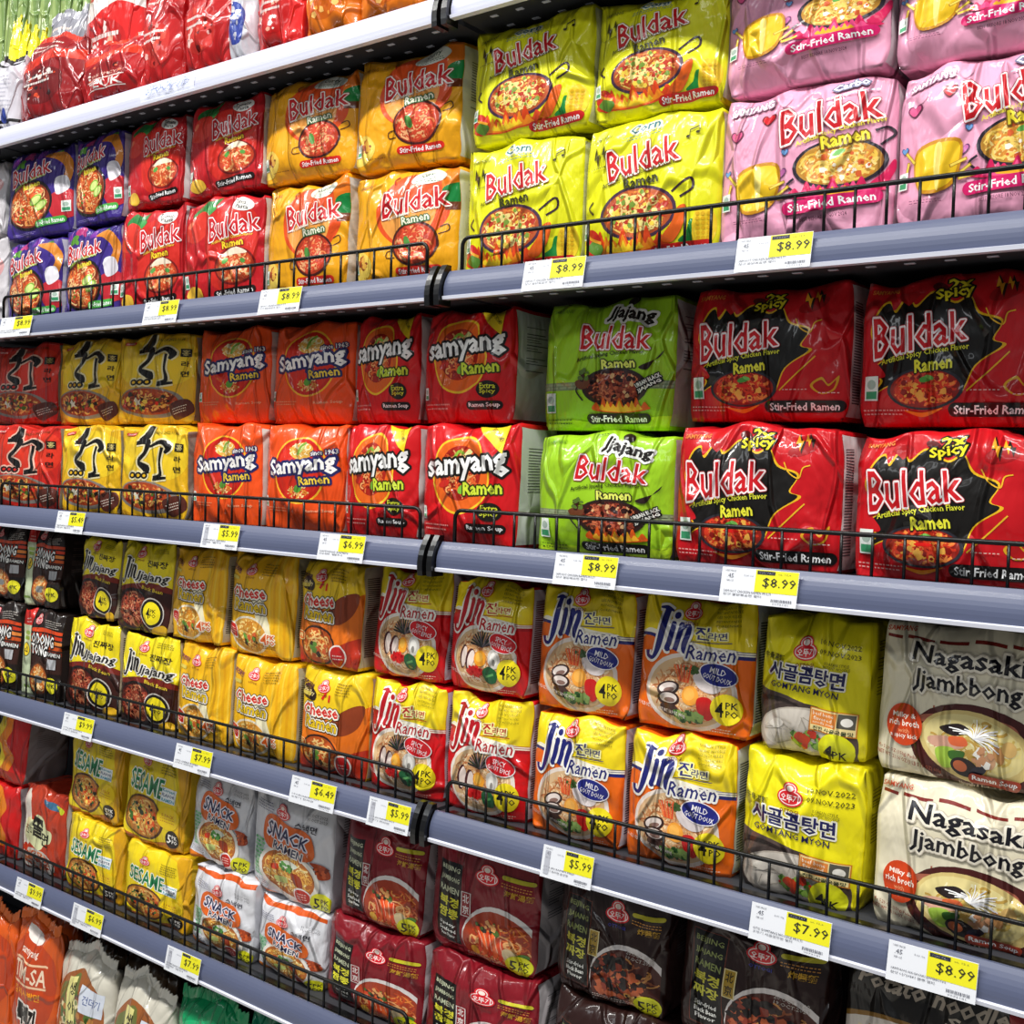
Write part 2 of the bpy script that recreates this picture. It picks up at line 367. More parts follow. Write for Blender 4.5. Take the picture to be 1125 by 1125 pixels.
LAYER = 0.00003
def make_pack(name, art, x0, x1, z0, z1, yf, depth=0.105, bulge=0.022, lean=3.0, yaw=0.0, rough=1.0, seed=0, material=None, bag=False, label='', cat='noodle pack', group=None, sidepart=True, droop=0.0):
    rnd = np.random.RandomState(seed); mtl = material or FILM
    W, H = x1 - x0, z1 - z0; n = NG + 1
    g = np.linspace(0, 1, n); U, Vv = np.meshgrid(g, g, indexing='ij')
    a = np.abs(2 * U - 1); b = np.abs(2 * Vv - 1)
    if bag:
        prof = ((1 - a ** 2.2) * (1 - b ** 3.0)) ** 0.75
    else:
        prof = (1 - a ** 3.4) * (1 - b ** 4.0)
    pinch = (0.07 if bag else 0.06)
    X = (U - .5) * W * (1 - pinch * rnd.uniform(.5, 1.3) * np.clip((Vv - .72) / .28, 0, 1) ** 2 - pinch * np.clip((.16 - Vv) / .16, 0, 1) ** 2)
    X += W * .012 * np.sin(Vv * 5 + rnd.uniform(0, 6)) * (1 - a)
    Z = Vv * H
    # the top and bottom edges are not ruler-straight
    lump = H * .022 * rough * (np.sin(U * 7 + rnd.uniform(0, 6)) + .6 * np.sin(U * 15 + rnd.uniform(0, 6)))
    Z = Z + lump * Vv ** 5 - (np.abs(lump).max() + droop * a ** 2 * H) * Vv ** 4 * 1.0
    Y = -bulge * prof
    # soft buckles
    for _ in range(5):
        th = rnd.uniform(-.9, .9) + (math.pi / 2 if rnd.rand() < .4 else 0); k = rnd.uniform(9, 22); ph = rnd.uniform(0, 6)
        Y += .0009 * rough * np.sin(k * (U * math.cos(th) + Vv * math.sin(th)) + ph) * (0.4 + b)
    # gathered folds towards the top and bottom ends
    for side in (0, 1):
        e = (Vv if side else 1 - Vv); wgt = np.clip((e - .80) / .20, 0, 1) ** 1.3
        ph = rnd.uniform(0, 6); Y += .0046 * rough * wgt * (np.abs(np.sin(U * rnd.uniform(9, 15) + ph + 1.5 * np.sin(Vv * 9))) - .5)
    # sharp creases in the film
    for _ in range(int(14 * rough)):
        cx, cy = rnd.rand(2); th = rnd.uniform(0, math.pi); L = rnd.uniform(.10, .35); w = rnd.uniform(.010, .022)
        dx, dy = U - cx, Vv - cy; al = dx * math.cos(th) + dy * math.sin(th); pe = -dx * math.sin(th) + dy * math.cos(th) + .25 * al * al
        Y += rnd.choice([-1, 1]) * rnd.uniform(.0008, .0024) * rough * np.exp(-np.abs(pe) / w) * np.clip(1 - (al / L) ** 2, 0, 1)
    tl, ty = math.tan(math.radians(lean)), math.tan(math.radians(yaw))
    ysh = lambda x, z: z * tl + x * ty
    P = np.stack([X, Y + ysh(X, Z), Z], -1)
    # loops round the sides, top and bottom
    idx = [(i, 0) for i in range(NG)] + [(NG, j) for j in range(NG)] + [(i, NG) for i in range(NG, 0, -1)] + [(0, j) for j in range(NG, 0, -1)]
    I = np.array([p[0] for p in idx]); J = np.array([p[1] for p in idx]); loop = P[I, J]; nl = len(idx)
    cz = np.array([0, 0, H * .5]); out = loop - cz; out[:, 1] = 0
    K = 7 if not bag else 5; rings = [loop]; dd = depth if not bag else bulge
    tz = rnd.rand(nl) ; tz = np.convolve(np.r_[tz, tz, tz], np.ones(5) / 5, 'same')[nl:2 * nl] - .5
    for k in range(1, K + 1):
        t = k / K
        if bag: sc = 1 - .5 * t ** 2; yy = dd * math.sin(t * math.pi / 2)
        else: sc = 1 + .035 * math.sin(math.pi * min(1, t * 1.2)) - (.05 if k == K else 0); yy = dd * t
        R = loop.copy(); R[:, 0] = out[:, 0] * (sc if bag else min(sc, 1.004)); R[:, 2] = cz[2] + out[:, 2] * (sc if bag else min(sc, 1.0))
        if not bag: R[:, 2] = np.where(loop[:, 2] > H * .6, R[:, 2] + tz * .012 * rough * math.sin(math.pi * t), np.maximum(R[:, 2], 0.0))
        R[:, 1] = yy + ysh(R[:, 0], R[:, 2]); rings.append(R)
    V = [P.reshape(-1, 3)]; F = []
    q = lambda i, j: i * n + j
    ii, jj = np.meshgrid(np.arange(NG), np.arange(NG), indexing='ij'); ii, jj = ii.ravel(), jj.ravel()
    F.append(np.stack([q(ii, jj), q(ii + 1, jj), q(ii + 1, jj + 1)], 1)); F.append(np.stack([q(ii, jj), q(ii + 1, jj + 1), q(ii, jj + 1)], 1))
    base = n * n; prev = q(I, J)
    for k in range(1, K + 1):
        V.append(rings[k]); cur = base + np.arange(nl); base += nl
        p2, c2 = np.roll(prev, -1), np.roll(cur, -1)
        F.append(np.stack([prev, cur, c2], 1)); F.append(np.stack([prev, c2, p2], 1)); prev = cur
    V.append(rings[-1].mean(0)[None]); F.append(np.stack([prev, np.full(nl, base), np.roll(prev, -1)], 1))
    V = np.concatenate(V); F = np.concatenate(F)
    # vertex normals
    fn = np.cross(V[F[:, 1]] - V[F[:, 0]], V[F[:, 2]] - V[F[:, 0]]); Nn = np.zeros_like(V)
    for k in range(3): np.add.at(Nn, F[:, k], fn)
    Nn /= np.maximum(np.linalg.norm(Nn, axis=1)[:, None], 1e-12)
    root = empty(name, ((x0 + x1) / 2, yf + bulge, z0)); tag(root, label, cat, group); ck = float(rnd.uniform(-20, 20))
    data = art.finish(); NP = Nn[:n * n].reshape(n, n, 3)
    for pn in ['wrapper'] + [k for k in data if k != 'wrapper']:
        if pn in data:
            row, tri = data[pn]; u, v, col, lay, ci, cj, low = row[:, 0], row[:, 1], row[:, 2:5], row[:, 5], row[:, 6].astype(int), row[:, 7].astype(int), row[:, 8] > .5
            fu, fv = (u - ci)[:, None], (v - cj)[:, None]
            def interp(G):
                A, B, D, E = G[ci, cj], G[ci + 1, cj], G[ci + 1, cj + 1], G[ci, cj + 1]
                return np.where(low[:, None], A + (B - A) * fu + (D - B) * fv, A + (D - E) * fu + (E - A) * fv)
            pv, nn = interp(P), interp(NP); dv = pv + nn * (LAYER * (lay[:, None] + 3))
        if pn == 'wrapper':
            bc = np.tile(lin(art.base), (len(V), 1))
            if pn in data: VV, N2, FF, CC = np.vstack([V, dv]), np.vstack([Nn, nn]), np.vstack([F, tri + len(V)]), np.vstack([bc, col])
            else: VV, N2, FF, CC = V, Nn, F, bc
        else: VV, N2, FF, CC = dv, nn, tri, col
        o = bpy.data.objects.new(pn, build_mesh(pn, VV, N2, FF, CC, mtl)); COL.objects.link(o); o['crinkle'] = ck
        if pn == 'wrapper': o.parent = root; wrap = o
        else: o.parent = wrap      # printed on the wrapper
    if sidepart and not bag:
        # nutrition panel on the right flank, slightly proud of it
        js = range(1, NG); nz = len(js); pts = []; cols = []
        right = {j: NG + j for j in range(NG)}
        SV, SF, SCl = [], [], []
        lo_, hi_ = 0.0, 0.97; m = 12
        def sp(t, jf):
            j = int(min(jf, NG - 2)); f = jf - j
            kf = t * K; k = int(min(kf, K - 1)); h = kf - k
            A = rings[k][right[j]] * (1 - f) + rings[k][right[j + 1]] * f; B = rings[k + 1][right[j]] * (1 - f) + rings[k + 1][right[j + 1]] * f
            return A * (1 - h) + B * h
        jl = list(js)
        for j in jl:
            for k in range(m + 1):
                q_ = sp(lo_ + (hi_ - lo_) * k / m, j); SV.append(q_ + (.0009, 0, 0)); SCl.append(lin(art.side))
        for a_ in range(nz - 1):
            for k in range(m):
                o_ = a_ * (m + 1) + k; SF += [(o_, o_ + 1, o_ + m + 2), (o_, o_ + m + 2, o_ + m + 1)]
        rr_ = random.Random(seed)
        def sq(t0, t1, j0, j1, c, h=.0013):
            o_ = len(SV)
            for t_, j_ in ((t0, j0), (t1, j0), (t1, j1), (t0, j1)): SV.append(sp(t_, j_) + (h, 0, 0)); SCl.append(lin(c))
            SF.extend([(o_, o_ + 1, o_ + 2), (o_, o_ + 2, o_ + 3)])
        if art.strip:     # bold barcode-like bars beside the front edge
            jf = 4.0
            while jf < NG - 5: sq(.05, .30, jf, jf + .3, art.strip); jf += .62
        else:
            jf = NG * .45
            while jf < NG - 5:
                sq(.18, .18 + .5 * rr_.uniform(.5, 1), jf, jf + .22, art.sideink); jf += .75 if rr_.random() < .8 else 2
        me = build_mesh('side_panel', np.array(SV), None, np.array(SF), np.array(SCl), mtl)
        o = bpy.data.objects.new('side_panel', me); COL.objects.link(o); o.parent = root; o['crinkle'] = ck
    if bag:
        # crimped fin along the top with a zig-zag edge
        hf = H * .055; m = 44; SV, SF, SCl = [], [], []; c = lin(art.strip or art.base)
        for k in range(m + 1):
            i = k / m * NG; i0 = int(min(i, NG - 1)); f = i - i0; q_ = P[i0, NG] * (1 - f) + P[i0 + 1, NG] * f
            zz = (.0016 if k % 2 else -.0016)
            for r_, dz in enumerate((-.004, hf * .5, hf * (1.0 + (.12 if k % 2 else -.08)))):
                SV.append(q_ + (0, (zz * .4 if r_ else 0) + dz * rnd.uniform(.18, .22) - .0005, dz)); SCl.append(c)
                SV.append(q_ + (0, (zz * .4 if r_ else 0) + dz * .2 + .0012, dz)); SCl.append(c)
        for k in range(m):
            for r_ in range(2):
                for s_ in (0, 1):
                    o_ = k * 6 + r_ * 2 + s_; t_ = (o_, o_ + 6, o_ + 8, o_ + 2)
                    if s_: t_ = t_[::-1]
                    SF += [(t_[0], t_[1], t_[2]), (t_[0], t_[2], t_[3])]
        o = bpy.data.objects.new('top_seal', build_mesh('top_seal', np.array(SV), None, np.array(SF), np.array(SCl), mtl)); COL.objects.link(o); o.parent = root; o['crinkle'] = ck
    return root

# ------------------------------------------------------------------ the printed designs
BUL = ('c4161e', (((.055), 'f7e9ea'), ))
def big_red_word(a, cx, cy, w, h, rot, outc='f8ecec', edge='a3121c', tap=.25):
    a.part('title_lettering')
    a.t('Buldak', cx, cy, w, h, 'c8141f', rot, .016, ((.085, edge), (.062, outc)), tap=tap, shear=0)
    a.part('wrapper')
def ribbon(a, cx, cy, w, h, col, txt, rot=0, tc='ffffff'):
    a.part('flavor_label'); a.rr(cx, cy, w, h, col, rot); a.t(txt, cx, cy, w * .86, h * .62, tc, rot, .03); a.part('wrapper')
def cert(a, x, y, w=.075, h=.13):
    a.part('certification_mark'); a.rect(x, y, x + w, y + h, 'e9efe8'); a.rect(x + .008, y + .01, x + w - .008, y + h * .38, '3f9a6a')
    a.e(x + w / 2, y + h * .66, w * .33, h * .2, 'a9bdb0', n=14); a.part('wrapper')
def bolts(a, x, y, s, c='f2cf1c'):
    for dx, dy, k in ((0, 0, 1), (.07, .02, .75)):
        x_, y_ = x + dx * s, y + dy * s; q = .05 * s * k
        a.p([(x_, y_ + q * 1.6), (x_ + q * .5, y_ + q * .2), (x_ + q * .9, y_ + q * .4), (x_ + q * .6, y_ - q * 1.7), (x_ + q * .25, y_ - q * .2), (x_ - q * .2, y_ - q * .3)], c)
def flames(a, cx, cy, w, h, cols, n=7):
    for k, c in enumerate(cols):
        z = 1 - .28 * k; P = [(cx - w / 2 * z, cy)]
        for i in range(n):
            x = cx - w / 2 * z + w * z * (i + .5) / n; P += [(x, cy + h * z * (1.0 if i % 2 else .62)), (x + w * z * .5 / n, cy + h * .25 * z)]
        P += [(cx + w / 2 * z, cy), (cx, cy - h * .25 * z)]; a.b(P, c, 4)
HOT = ['d8401c', 'f0692a', 'b92a12', 'f59a4a']
GOLD = ['e0a13a', 'f4cf74', 'c77a24', 'f8e2a0']

def d_redblack(seed):
    a = Art('c5121c', .80, side='e4e2e2', seed=seed, strip='5a5a60')
    a.b([(.05, .62), (.10, .80), (.16, .86), (.19, .78), (.26, .90), (.31, .80), (.40, .88), (.52, .80), (.60, .84), (.66, .72), (.78, .66), (.74, .54), (.80, .50), (.66, .38), (.56, .16), (.30, .14), (.20, .26), (.05, .18), (.13, .30), (.02, .36), (.13, .44)], 'e7b51f')
    a.b([(.06, .62), (.11, .79), (.16, .84), (.20, .76), (.26, .88), (.31, .78), (.40, .865), (.52, .785), (.60, .825), (.65, .71), (.77, .65), (.73, .54), (.78, .50), (.65, .38), (.555, .165), (.30, .15), (.205, .27), (.07, .20), (.145, .30), (.035, .365), (.145, .44)], '14110f')
    a.b([(.03, .50), (.10, .42), (.16, .33), (.08, .30), (.02, .22)], 'c5121c')
    a.p([(.20, .875), (.27, .80), (.30, .83), (.33, .875), (.30, .905), (.22, .91)], 'b0161b')
    a.e(.79, .84, .09, .05, 'a00d14', 20); a.e(.44, .90, .05, .03, '5b0d0f', -20)
    a.part('flavor_lettering'); a.t('2x', .545, .925, .12, .075, 'f1e22a', 8, .04, ((.14, '1a1408'),)); a.t('Spicy', .52, .855, .20, .085, 'f1e22a', 8, .04, ((.14, '1a1408'),))
    a.part('wrapper'); bolts(a, .75, .88, 1.0, '201208'); bolts(a, .745, .885, .8, 'f0a51e')
    a.s([(.62, .22), (.74, .36), (.82, .46)], .008, 'e9b428'); a.s([(.69, .74), (.72, .67), (.78, .63), (.80, .70), (.84, .72)], .007, 'e9b428')
    a.b([(.80, .25), (.86, .31), (.90, .26), (.95, .32), (.93, .22), (.86, .19)], 'd8a01e'); a.b([(.815, .25), (.86, .29), (.90, .245), (.935, .29), (.92, .225), (.86, .20)], 'b31014')
    a.bowl(.39, .24, .215, .135, '2a2a33', '8a1a0e', ['c9301a', 'e8572c', 'a31a0f', 'ef8a3e', 'd93a1e'], 210, th=.012)
    a.specks(.39, .24, .18, .10, 30, ['f1b24a', '8c130c']); a.e(.40, .30, .04, .02, '4f9a3a', 10); a.e(.42, .31, .025, .012, '7ac05a', -20); a.e(.40, .255, .05, .012, 'e21a14')
    a.b([(.27, .11), (.38, .09), (.50, .12), (.42, .075), (.36, .065)], 'f09024')
    big_red_word(a, .335, .61, .51, .23, 5, tap=.4)
    a.part('flavor_lettering'); a.t('Artificial Spicy Chicken Flavor', .375, .455, .48, .05, 'dfe03a', 8, .02, arc=.25); a.t('Ramen', .43, .395, .20, .08, 'e9e53a', 6, .04, ((.1, '171408'),))
    a.part('wrapper'); ribbon(a, .76, .105, .46, .085, '141010', 'Stir-Fried Ramen')
    a.t('SAMYANG', .12, .93, .17, .035, 'e8903a', 2, .02); cert(a, .035, .17, .085, .16)
    a.fine(.16, .095, .27, .05, 2, 'e0a5a0'); a.fine(.72, .225, .16, .02, 1, 'e6b5ac'); a.fine(.91, .20, .13, .02, 1, 'efc5c0')
    return a
def d_lime(seed):
    a = Art('9bcb22', 1.0, side='bfc0bb', seed=seed)
    a.rect(-.02, .30, 1.02, .36, '7d8a66'); 
    for i in range(14): a.rect(i * .078, .31, i * .078 + .06, .327, '93a07c'); a.rect(i * .078 - .03, .335, i * .078 + .035, .352, '93a07c')
    a.b([(-.05, .02), (.2, .08), (.55, .05), (1.05, .10), (1.05, -.1), (-.05, -.1)], 'b6dc28')
    a.e(.70, .965, .045, .035, '241a12', 20)
    a.part('title_lettering'); a.t('Jjajang', .70, .86, .34, .12, '18120e', -10, .045, ((.16, 'f2f2ec'),), tap=0)
    big_red_word(a, .60, .69, .50, .175, -5)
    a.part('flavor_lettering'); a.t('Artificial Jjajang Chicken Flavor', .56, .545, .50, .04, '2a3210', 5, .02, arc=.5); a.t('Ramen', .63, .49, .24, .07, 'e9ef6a', 2, .04, ((.12, '23220e'),))
    a.bowl(.60, .315, .245, .145, '2a1c18', '3a120c', ['7a2a1a', 'a0442a', '531510', 'c46a44', '8b3320'], 190)
    a.specks(.60, .33, .2, .11, 46, ['d8a877', 'b3543a', '2a0c0a'], (.012, .032)); flames(a, .64, .15, .42, .09, ['e05a14', 'f7b52a'])
    a.part('wrapper'); a.b([(.78, .46), (.90, .52), (.94, .58), (.89, .52), (.84, .44)], '2a1c18'); a.t('URBAN BLACK', .84, .36, .18, .03, 'f2f2ea', 28, .04, ((.3, '16120f'),)); a.t('JJAJANG', .85, .32, .17, .03, 'f2f2ea', 28, .04, ((.3, '16120f'),))
    a.s([(.36, .36), (.31, .30), (.36, .22)], .012, '2a1c18')
    # the small wooden dish of sauce splashing on the left
    a.b([(.30, .36), (.38, .39), (.42, .36), (.39, .31), (.33, .31)], '6b3a22'); a.specks(.36, .41, .06, .05, 22, ['3a140f', '57722a'])
    ribbon(a, .62, .085, .50, .075, '17130f', 'Stir-Fried Ramen'); cert(a, .035, .13, .09, .15); a.fine(.16, .065, .24, .05, 2, '4f6a1c'); a.fine(.5, .965, .08, .02, 1, '30401a'); a.t('SAMYANG', .14, .93, .17, .03, '5f8a1c', -2, .02)
    a.fine(.47, .24, .1, .03, 2, '30401a')
    return a
def heart(a, x, y, s, c, e='7a3a78'):
    for k, cc in ((1.25, e), (1, c)):
        z = s * k; a.b([(x, y - z), (x + z, y + z * .1), (x + z * .9, y + z * .9), (x + z * .4, y + z), (x, y + z * .5), (x - z * .4, y + z), (x - z * .9, y + z * .9), (x - z, y + z * .1)], cc, 4)
def d_pink(seed):
    a = Art('eba3c0', .86, side='cfcacc', seed=seed)
    for i in range(14): heart(a, a.r.uniform(.05, .95), a.r.uniform(.1, .95), a.r.uniform(.015, .03), 'f0afca', 'ecaac6')
    heart(a, .10, .70, .035, 'e0578c', '6b2348'); heart(a, .30, .78, .033, 'd4202c', '6b1b24'); heart(a, .40, .38, .026, 'cc6fae', '6b3a68'); heart(a, .045, .44, .018, '6fa0d8', '35508c'); heart(a, .42, .52, .017, '6fa0d8', '35508c')
    a.bowl(.72, .40, .25, .165, '2b2430', 'c08a34', ['f0c04a', 'e8a238', 'f8dc8a', 'd88a30', 'f6cf66'], 200)
    a.part('bowl_picture'); a.e(.72, .47, .04, .02, '63a84a', 15); a.specks(.72, .40, .2, .12, 22, ['f8eeda', 'd8602c'])
    a.s([(.93, .50), (.99, .57), (.96, .62), (.90, .60)], .014, '2b2430'); a.s([(.48, .33), (.44, .29), (.48, .24)], .014, '2b2430')
    flames(a, .70, .20, .50, .10, ['d81e5a', 'f0508a', 'f8b52a']); a.b([(.88, .24), (.95, .32), (.99, .40), (1.0, .34), (.95, .22)], 'd81e5a')
    a.part('wrapper')
    a.b([(.13, .42), (.38, .45), (.36, .18), (.16, .14)], 'c98a1a'); a.b([(.14, .40), (.37, .43), (.345, .195), (.165, .16)], 'f2c422')   # the yellow paper tub
    a.b([(.24, .42), (.28, .42), (.27, .17), (.25, .17)], 'f7e27a')
    for x, y, r in ((.38, .30, 20), (.41, .25, 35), (.43, .21, 10), (.09, .38, -50), (.07, .30, 80)): a.rect(x - .05, y - .011, x + .05, y + .011, 'b8881c', r); a.rect(x - .044, y - .007, x + .044, y + .007, 'f5d95a', r)
    big_red_word(a, .65, .74, .54, .22, 9)
    a.part('flavor_lettering'); a.t('Artificial Spicy Chicken Flavor', .72, .615, .48, .045, 'f2e24a', 12, .02, ((.12, '8a5a2a'),), arc=.2); a.t('Ramen', .75, .565, .24, .085, 'f6e13a', 9, .04, ((.12, '7a5a1a'),))
    a.part('wrapper'); a.t('SAMYANG', .18, .90, .26, .055, 'faf3f6', 3, .03, ((.18, 'a8809a'),)); a.t('Carbo', .76, .94, .2, .05, 'f3f6fb', 8, .03, ((.2, '7f7f9c'),)); a.fine(.78, .875, .3, .035, 1, 'dfe4f2', 8)
    ribbon(a, .68, .145, .54, .085, 'd81e6a', 'Stir-Fried Ramen', 4); a.t('BEST BEFORE 18 NOV 2024', .64, .055, .26, .025, '6a3a50', 3, .01); a.fine(.2, .08, .2, .03, 2, '9a5a78'); cert(a, .02, .17, .06, .12)
    return a.xf(1,0,.88,.12)
def d_corn(seed):
    a = Art('e6e51c', 1.06, side='c8c9a8', seed=seed, sideink='6b6b30')
    a.part('flavor_lettering'); a.t('Corn', .47, .925, .21, .065, '2c6f80', 4, .03, ((.18, 'f2f4d8'),)); a.fine(.47, .86, .32, .045, 2, '6a93a0', 4)
    a.bowl(.45, .33, .285, .18, '4a3048', 'b8552a', ['e8a43c', 'd8602c', 'f2ca62', 'b8441e', 'e07838', 'f6dc8c'], 240)
    a.specks(.45, .34, .24, .15, 80, ['f4cf4a', 'b9301c', 'f0e08a', '7c9a3a'], (.014, .034))
    a.s([(.70, .44), (.82, .52), (.84, .45), (.76, .40)], .016, '3a2430'); a.s([(.10, .36), (.05, .41), (.09, .45)], .016, '3a2430')
    flames(a, .34, .10, .62, .14, ['e0481c', 'f28a1e', 'f8d02a']); a.b([(.62, .14), (.70, .24), (.74, .33), (.80, .34), (.78, .22), (.70, .12)], 'e8641e')
    a.part('wrapper'); a.b([(.74, .12), (.80, .17), (.83, .25), (.90, .21), (.93, .12), (.84, .08)], '1f8a3a'); a.b([(.84, .10), (.86, .30), (.93, .33), (.98, .24), (.96, .10)], 'f2cf2a')
    for i in range(6):
        for j in range(3): a.e(.875 + j * .032, .13 + i * .03, .013, .013, 'e0b01a', n=8)
    # rattles and pepper on the left
    a.b([(.02, .18), (.07, .26), (.15, .22), (.17, .12), (.08, .08)], 'c8281e'); a.b([(.04, .14), (.12, .19), (.18, .13), (.12, .08)], '57832c'); a.s([(.02, .26), (.08, .20), (.17, .16)], .02, 'e8a02a')
    big_red_word(a, .48, .70, .52, .19, 8, 'fdfbe8')
    a.part('flavor_lettering'); a.t('Artificial Spicy Chicken Flavor', .45, .585, .56, .04, '4a4a12', 11, .015, arc=.2); a.t('Ramen', .48, .54, .24, .07, '3c3c0e', 8, .04)
    a.part('wrapper'); ribbon(a, .75, .075, .44, .075, 'c8201e', 'Stir-Fried Ramen', 2); a.t('SAMYANG', .14, .90, .16, .03, '7d7f2a', 3, .02)
    bolts(a, .10, .76, 1.0, '3a3410'); a.fine(.13, .68, .14, .03, 1, '8a8a2a')
    for x, y in ((.80, .80), (.86, .83)): a.e(x, y, .013, .010, '3a3410', 20); a.s([(x + .011, y), (x + .011, y + .045)], .005, '3a3410')
    a.s([(.811, .845), (.871, .875)], .010, '3a3410'); cert(a, .01, .20, .055, .11)
    return a
def d_curry(seed):
    a = Art('eda616', 1.06, side='dcdad2', seed=seed)
    a.b([(.30, .70), (.45, .92), (.75, .97), (.90, .80), (.93, .55), (.80, .38), (.60, .30), (.42, .38), (.30, .52)], 'e4511e')
    a.b([(.34, .58), (.55, .64), (.78, .66), (.84, .60), (.78, .44), (.58, .34), (.42, .42)], 'f0a04a')
    a.b([(.88, .98), (1.05, .98), (1.05, .74), (.90, .72)], 'e8791a'); a.b([(.89, .80), (1.05, .83), (1.05, .66), (.90, .67)], '14803c'); a.rect(.90, .60, 1.02, .67, '6b3418')
    a.b([(-.05, .25), (.12, .32), (.24, .22), (.2, .12), (.05, .06), (-.05, .1)], 'f0cf5a'); a.specks(.11, .22, .1, .05, 30, ['b85a26', '8a3a1c', 'e8b04a'], (.02, .04))
    a.bowl(.66, .34, .215, .185, '4a1c18', 'b5391e', ['e2562e', 'f08a52', 'c63a22', 'f2b07a', 'd8482c'], 190, th=.016)
    a.e(.60, .35, .03, .06, '4f8a3a', 20); a.s([(.87, .40), (.94, .43), (.93, .48), (.88, .46)], .008, '4a1c18'); a.s([(.46, .30), (.40, .29), (.40, .24), (.47, .24)], .008, '4a1c18')
    a.part('flavor_lettering')
    a.b([(.60, .87), (.58, .92), (.64, .975), (.74, .985), (.84, .97), (.90, .92), (.86, .86), (.74, .835)], 'dfe3d6'); a.t('Curry', .75, .925, .16, .055, '2c4a2a', -4, .03); a.fine(.74, .872, .22, .04, 2, '4a6a44')
    big_red_word(a, .635, .70, .58, .19, 5, 'f8efe4', 'a01a18')
    a.part('flavor_lettering'); a.t('Artificial Spicy Chicken Flavor', .64, .59, .46, .035, 'f6ecd0', 8, .02, arc=.25); a.t('Ramen', .67, .545, .24, .065, 'f3f0d8', 6, .03, ((.14, '3a6a3a'),))
    a.part('wrapper'); ribbon(a, .68, .125, .42, .065, 'd8281c', 'Stir-Fried Ramen', 0); a.t('SAMYANG', .13, .90, .16, .03, 'a86a12', 3, .02); cert(a, .01, .14, .06, .12); a.fine(.24, .10, .22, .02, 1, '9a6410')
    a.s([(.42, .86), (.40, .90), (.44, .93)], .014, 'b0301c')
    return a
def d_tomato(seed):
    a = Art('bf1a22', 1.12, side='d0c8c8', seed=seed)
    a.b([(.10, .88), (.22, .97), (.36, .95), (.46, .99), (.42, .90), (.34, .82), (.22, .80)], '1f7a36'); a.b([(.28, .84), (.35, .90), (.44, .88), (.34, .80)], '3f9a4a')
    a.b([(.02, .66), (.14, .86), (.34, .84), (.36, .66), (.20, .58)], 'd8382a'); a.e(.11, .77, .05, .03, 'ef7a5a', 30)
    a.b([(.36, .80), (.62, .88), (.88, .84), (.94, .62), (.9, .3), (.62, .12), (.40, .2), (.34, .5)], 'cf2a20')
    a.bowl(.70, .33, .235, .17, '7a1414', 'b83a1c', ['e26a34', 'f2a060', 'cf4a26', 'f4c48c', 'd8562c'], 170, th=.016)
    a.e(.60, .38, .04, .025, '5aa046', 30); a.e(.80, .37, .03, .02, '5aa046', -30); a.b([(.55, .42), (.7, .5), (.85, .44), (.7, .43)], 'f6e2c8')
    a.part('flavor_lettering'); a.e(.76, .90, .135, .07, 'f1efe8', -6); a.t('Tomato', .76, .92, .20, .045, '2a2420', -6, .03); a.t('Pasta', .76, .873, .15, .042, '2a2420', -6, .03)
    big_red_word(a, .66, .70, .56, .19, 6)
    a.part('flavor_lettering'); a.t('Artificial Spicy Chicken Flavor', .66, .575, .46, .035, 'f4d24a', 8, .02, arc=.3); a.t('Ramen', .68, .535, .24, .065, 'f5d32a', 6, .04, ((.14, '8a1414'),))
    a.part('wrapper'); ribbon(a, .68, .105, .50, .07, '1a0e0e', 'Stir-Fried Ramen', 4); cert(a, .02, .17, .07, .12); a.fine(.2, .07, .3, .03, 2, 'e09a94')
    a.b([(.05, .10), (.12, .18), (.26, .16), (.28, .08), (.16, .04)], 'e8b83a')
    return a
def d_purple(seed):
    a = Art('3d2a80', 1.05, side='c8c4d0', seed=seed)
    for x, y, c in ((.1, .92, '8a3aa8'), (.3, .95, 'b83a7a'), (.55, .93, '7a34a0'), (.78, .92, '4f8a3a'), (.9, .8, '5a3ab0'), (.2, .86, '5f9a3a')): a.e(x, y, .08, .035, c, 30); a.e(x + .04, y - .02, .05, .025, c, -40)
    a.b([(.60, .90), (.84, .94), (.98, .78), (.96, .55), (.84, .50), (.90, .70), (.78, .84)], 'd8842a'); a.b([(.70, .40), (.98, .46), (1.05, .2), (.8, .16)], 'c02a34'); a.b([(.78, .60), (.92, .62), (.96, .48), (.82, .42)], 'e6e2ea')
    a.bowl(.40, .36, .36, .285, '1b1618', '8a3418', ['e2712e', 'f2a45a', 'c8481e', 'f5c88a', 'd65a26'], 200, th=.018)
    for x, y in ((.52, .40), (.60, .33)): a.e(x, y, .09, .055, '7fb83a', 25); a.e(x, y, .072, .042, 'd6e88a', 25)
    a.specks(.3, .26, .12, .08, 14, ['4f9a3a', 'c8281e'])
    big_red_word(a, .40, .74, .62, .19, 8, 'f4eef2', '8a1420')
    a.part('flavor_lettering'); a.t('Artificial Spicy Chicken Flavor', .40, .615, .5, .05, 'b8d84a', 14, .03, arc=.5); a.t('Ramen', .44, .58, .24, .06, 'f0e03a', 10, .04)
    a.part('wrapper'); ribbon(a, .72, .135, .42, .075, '4fae4a', 'Stir-Fried Ramen', 3); cert(a, .88, .22, .1, .12); a.fine(.3, .05, .4, .03, 2, 'a89ad0')
    return a
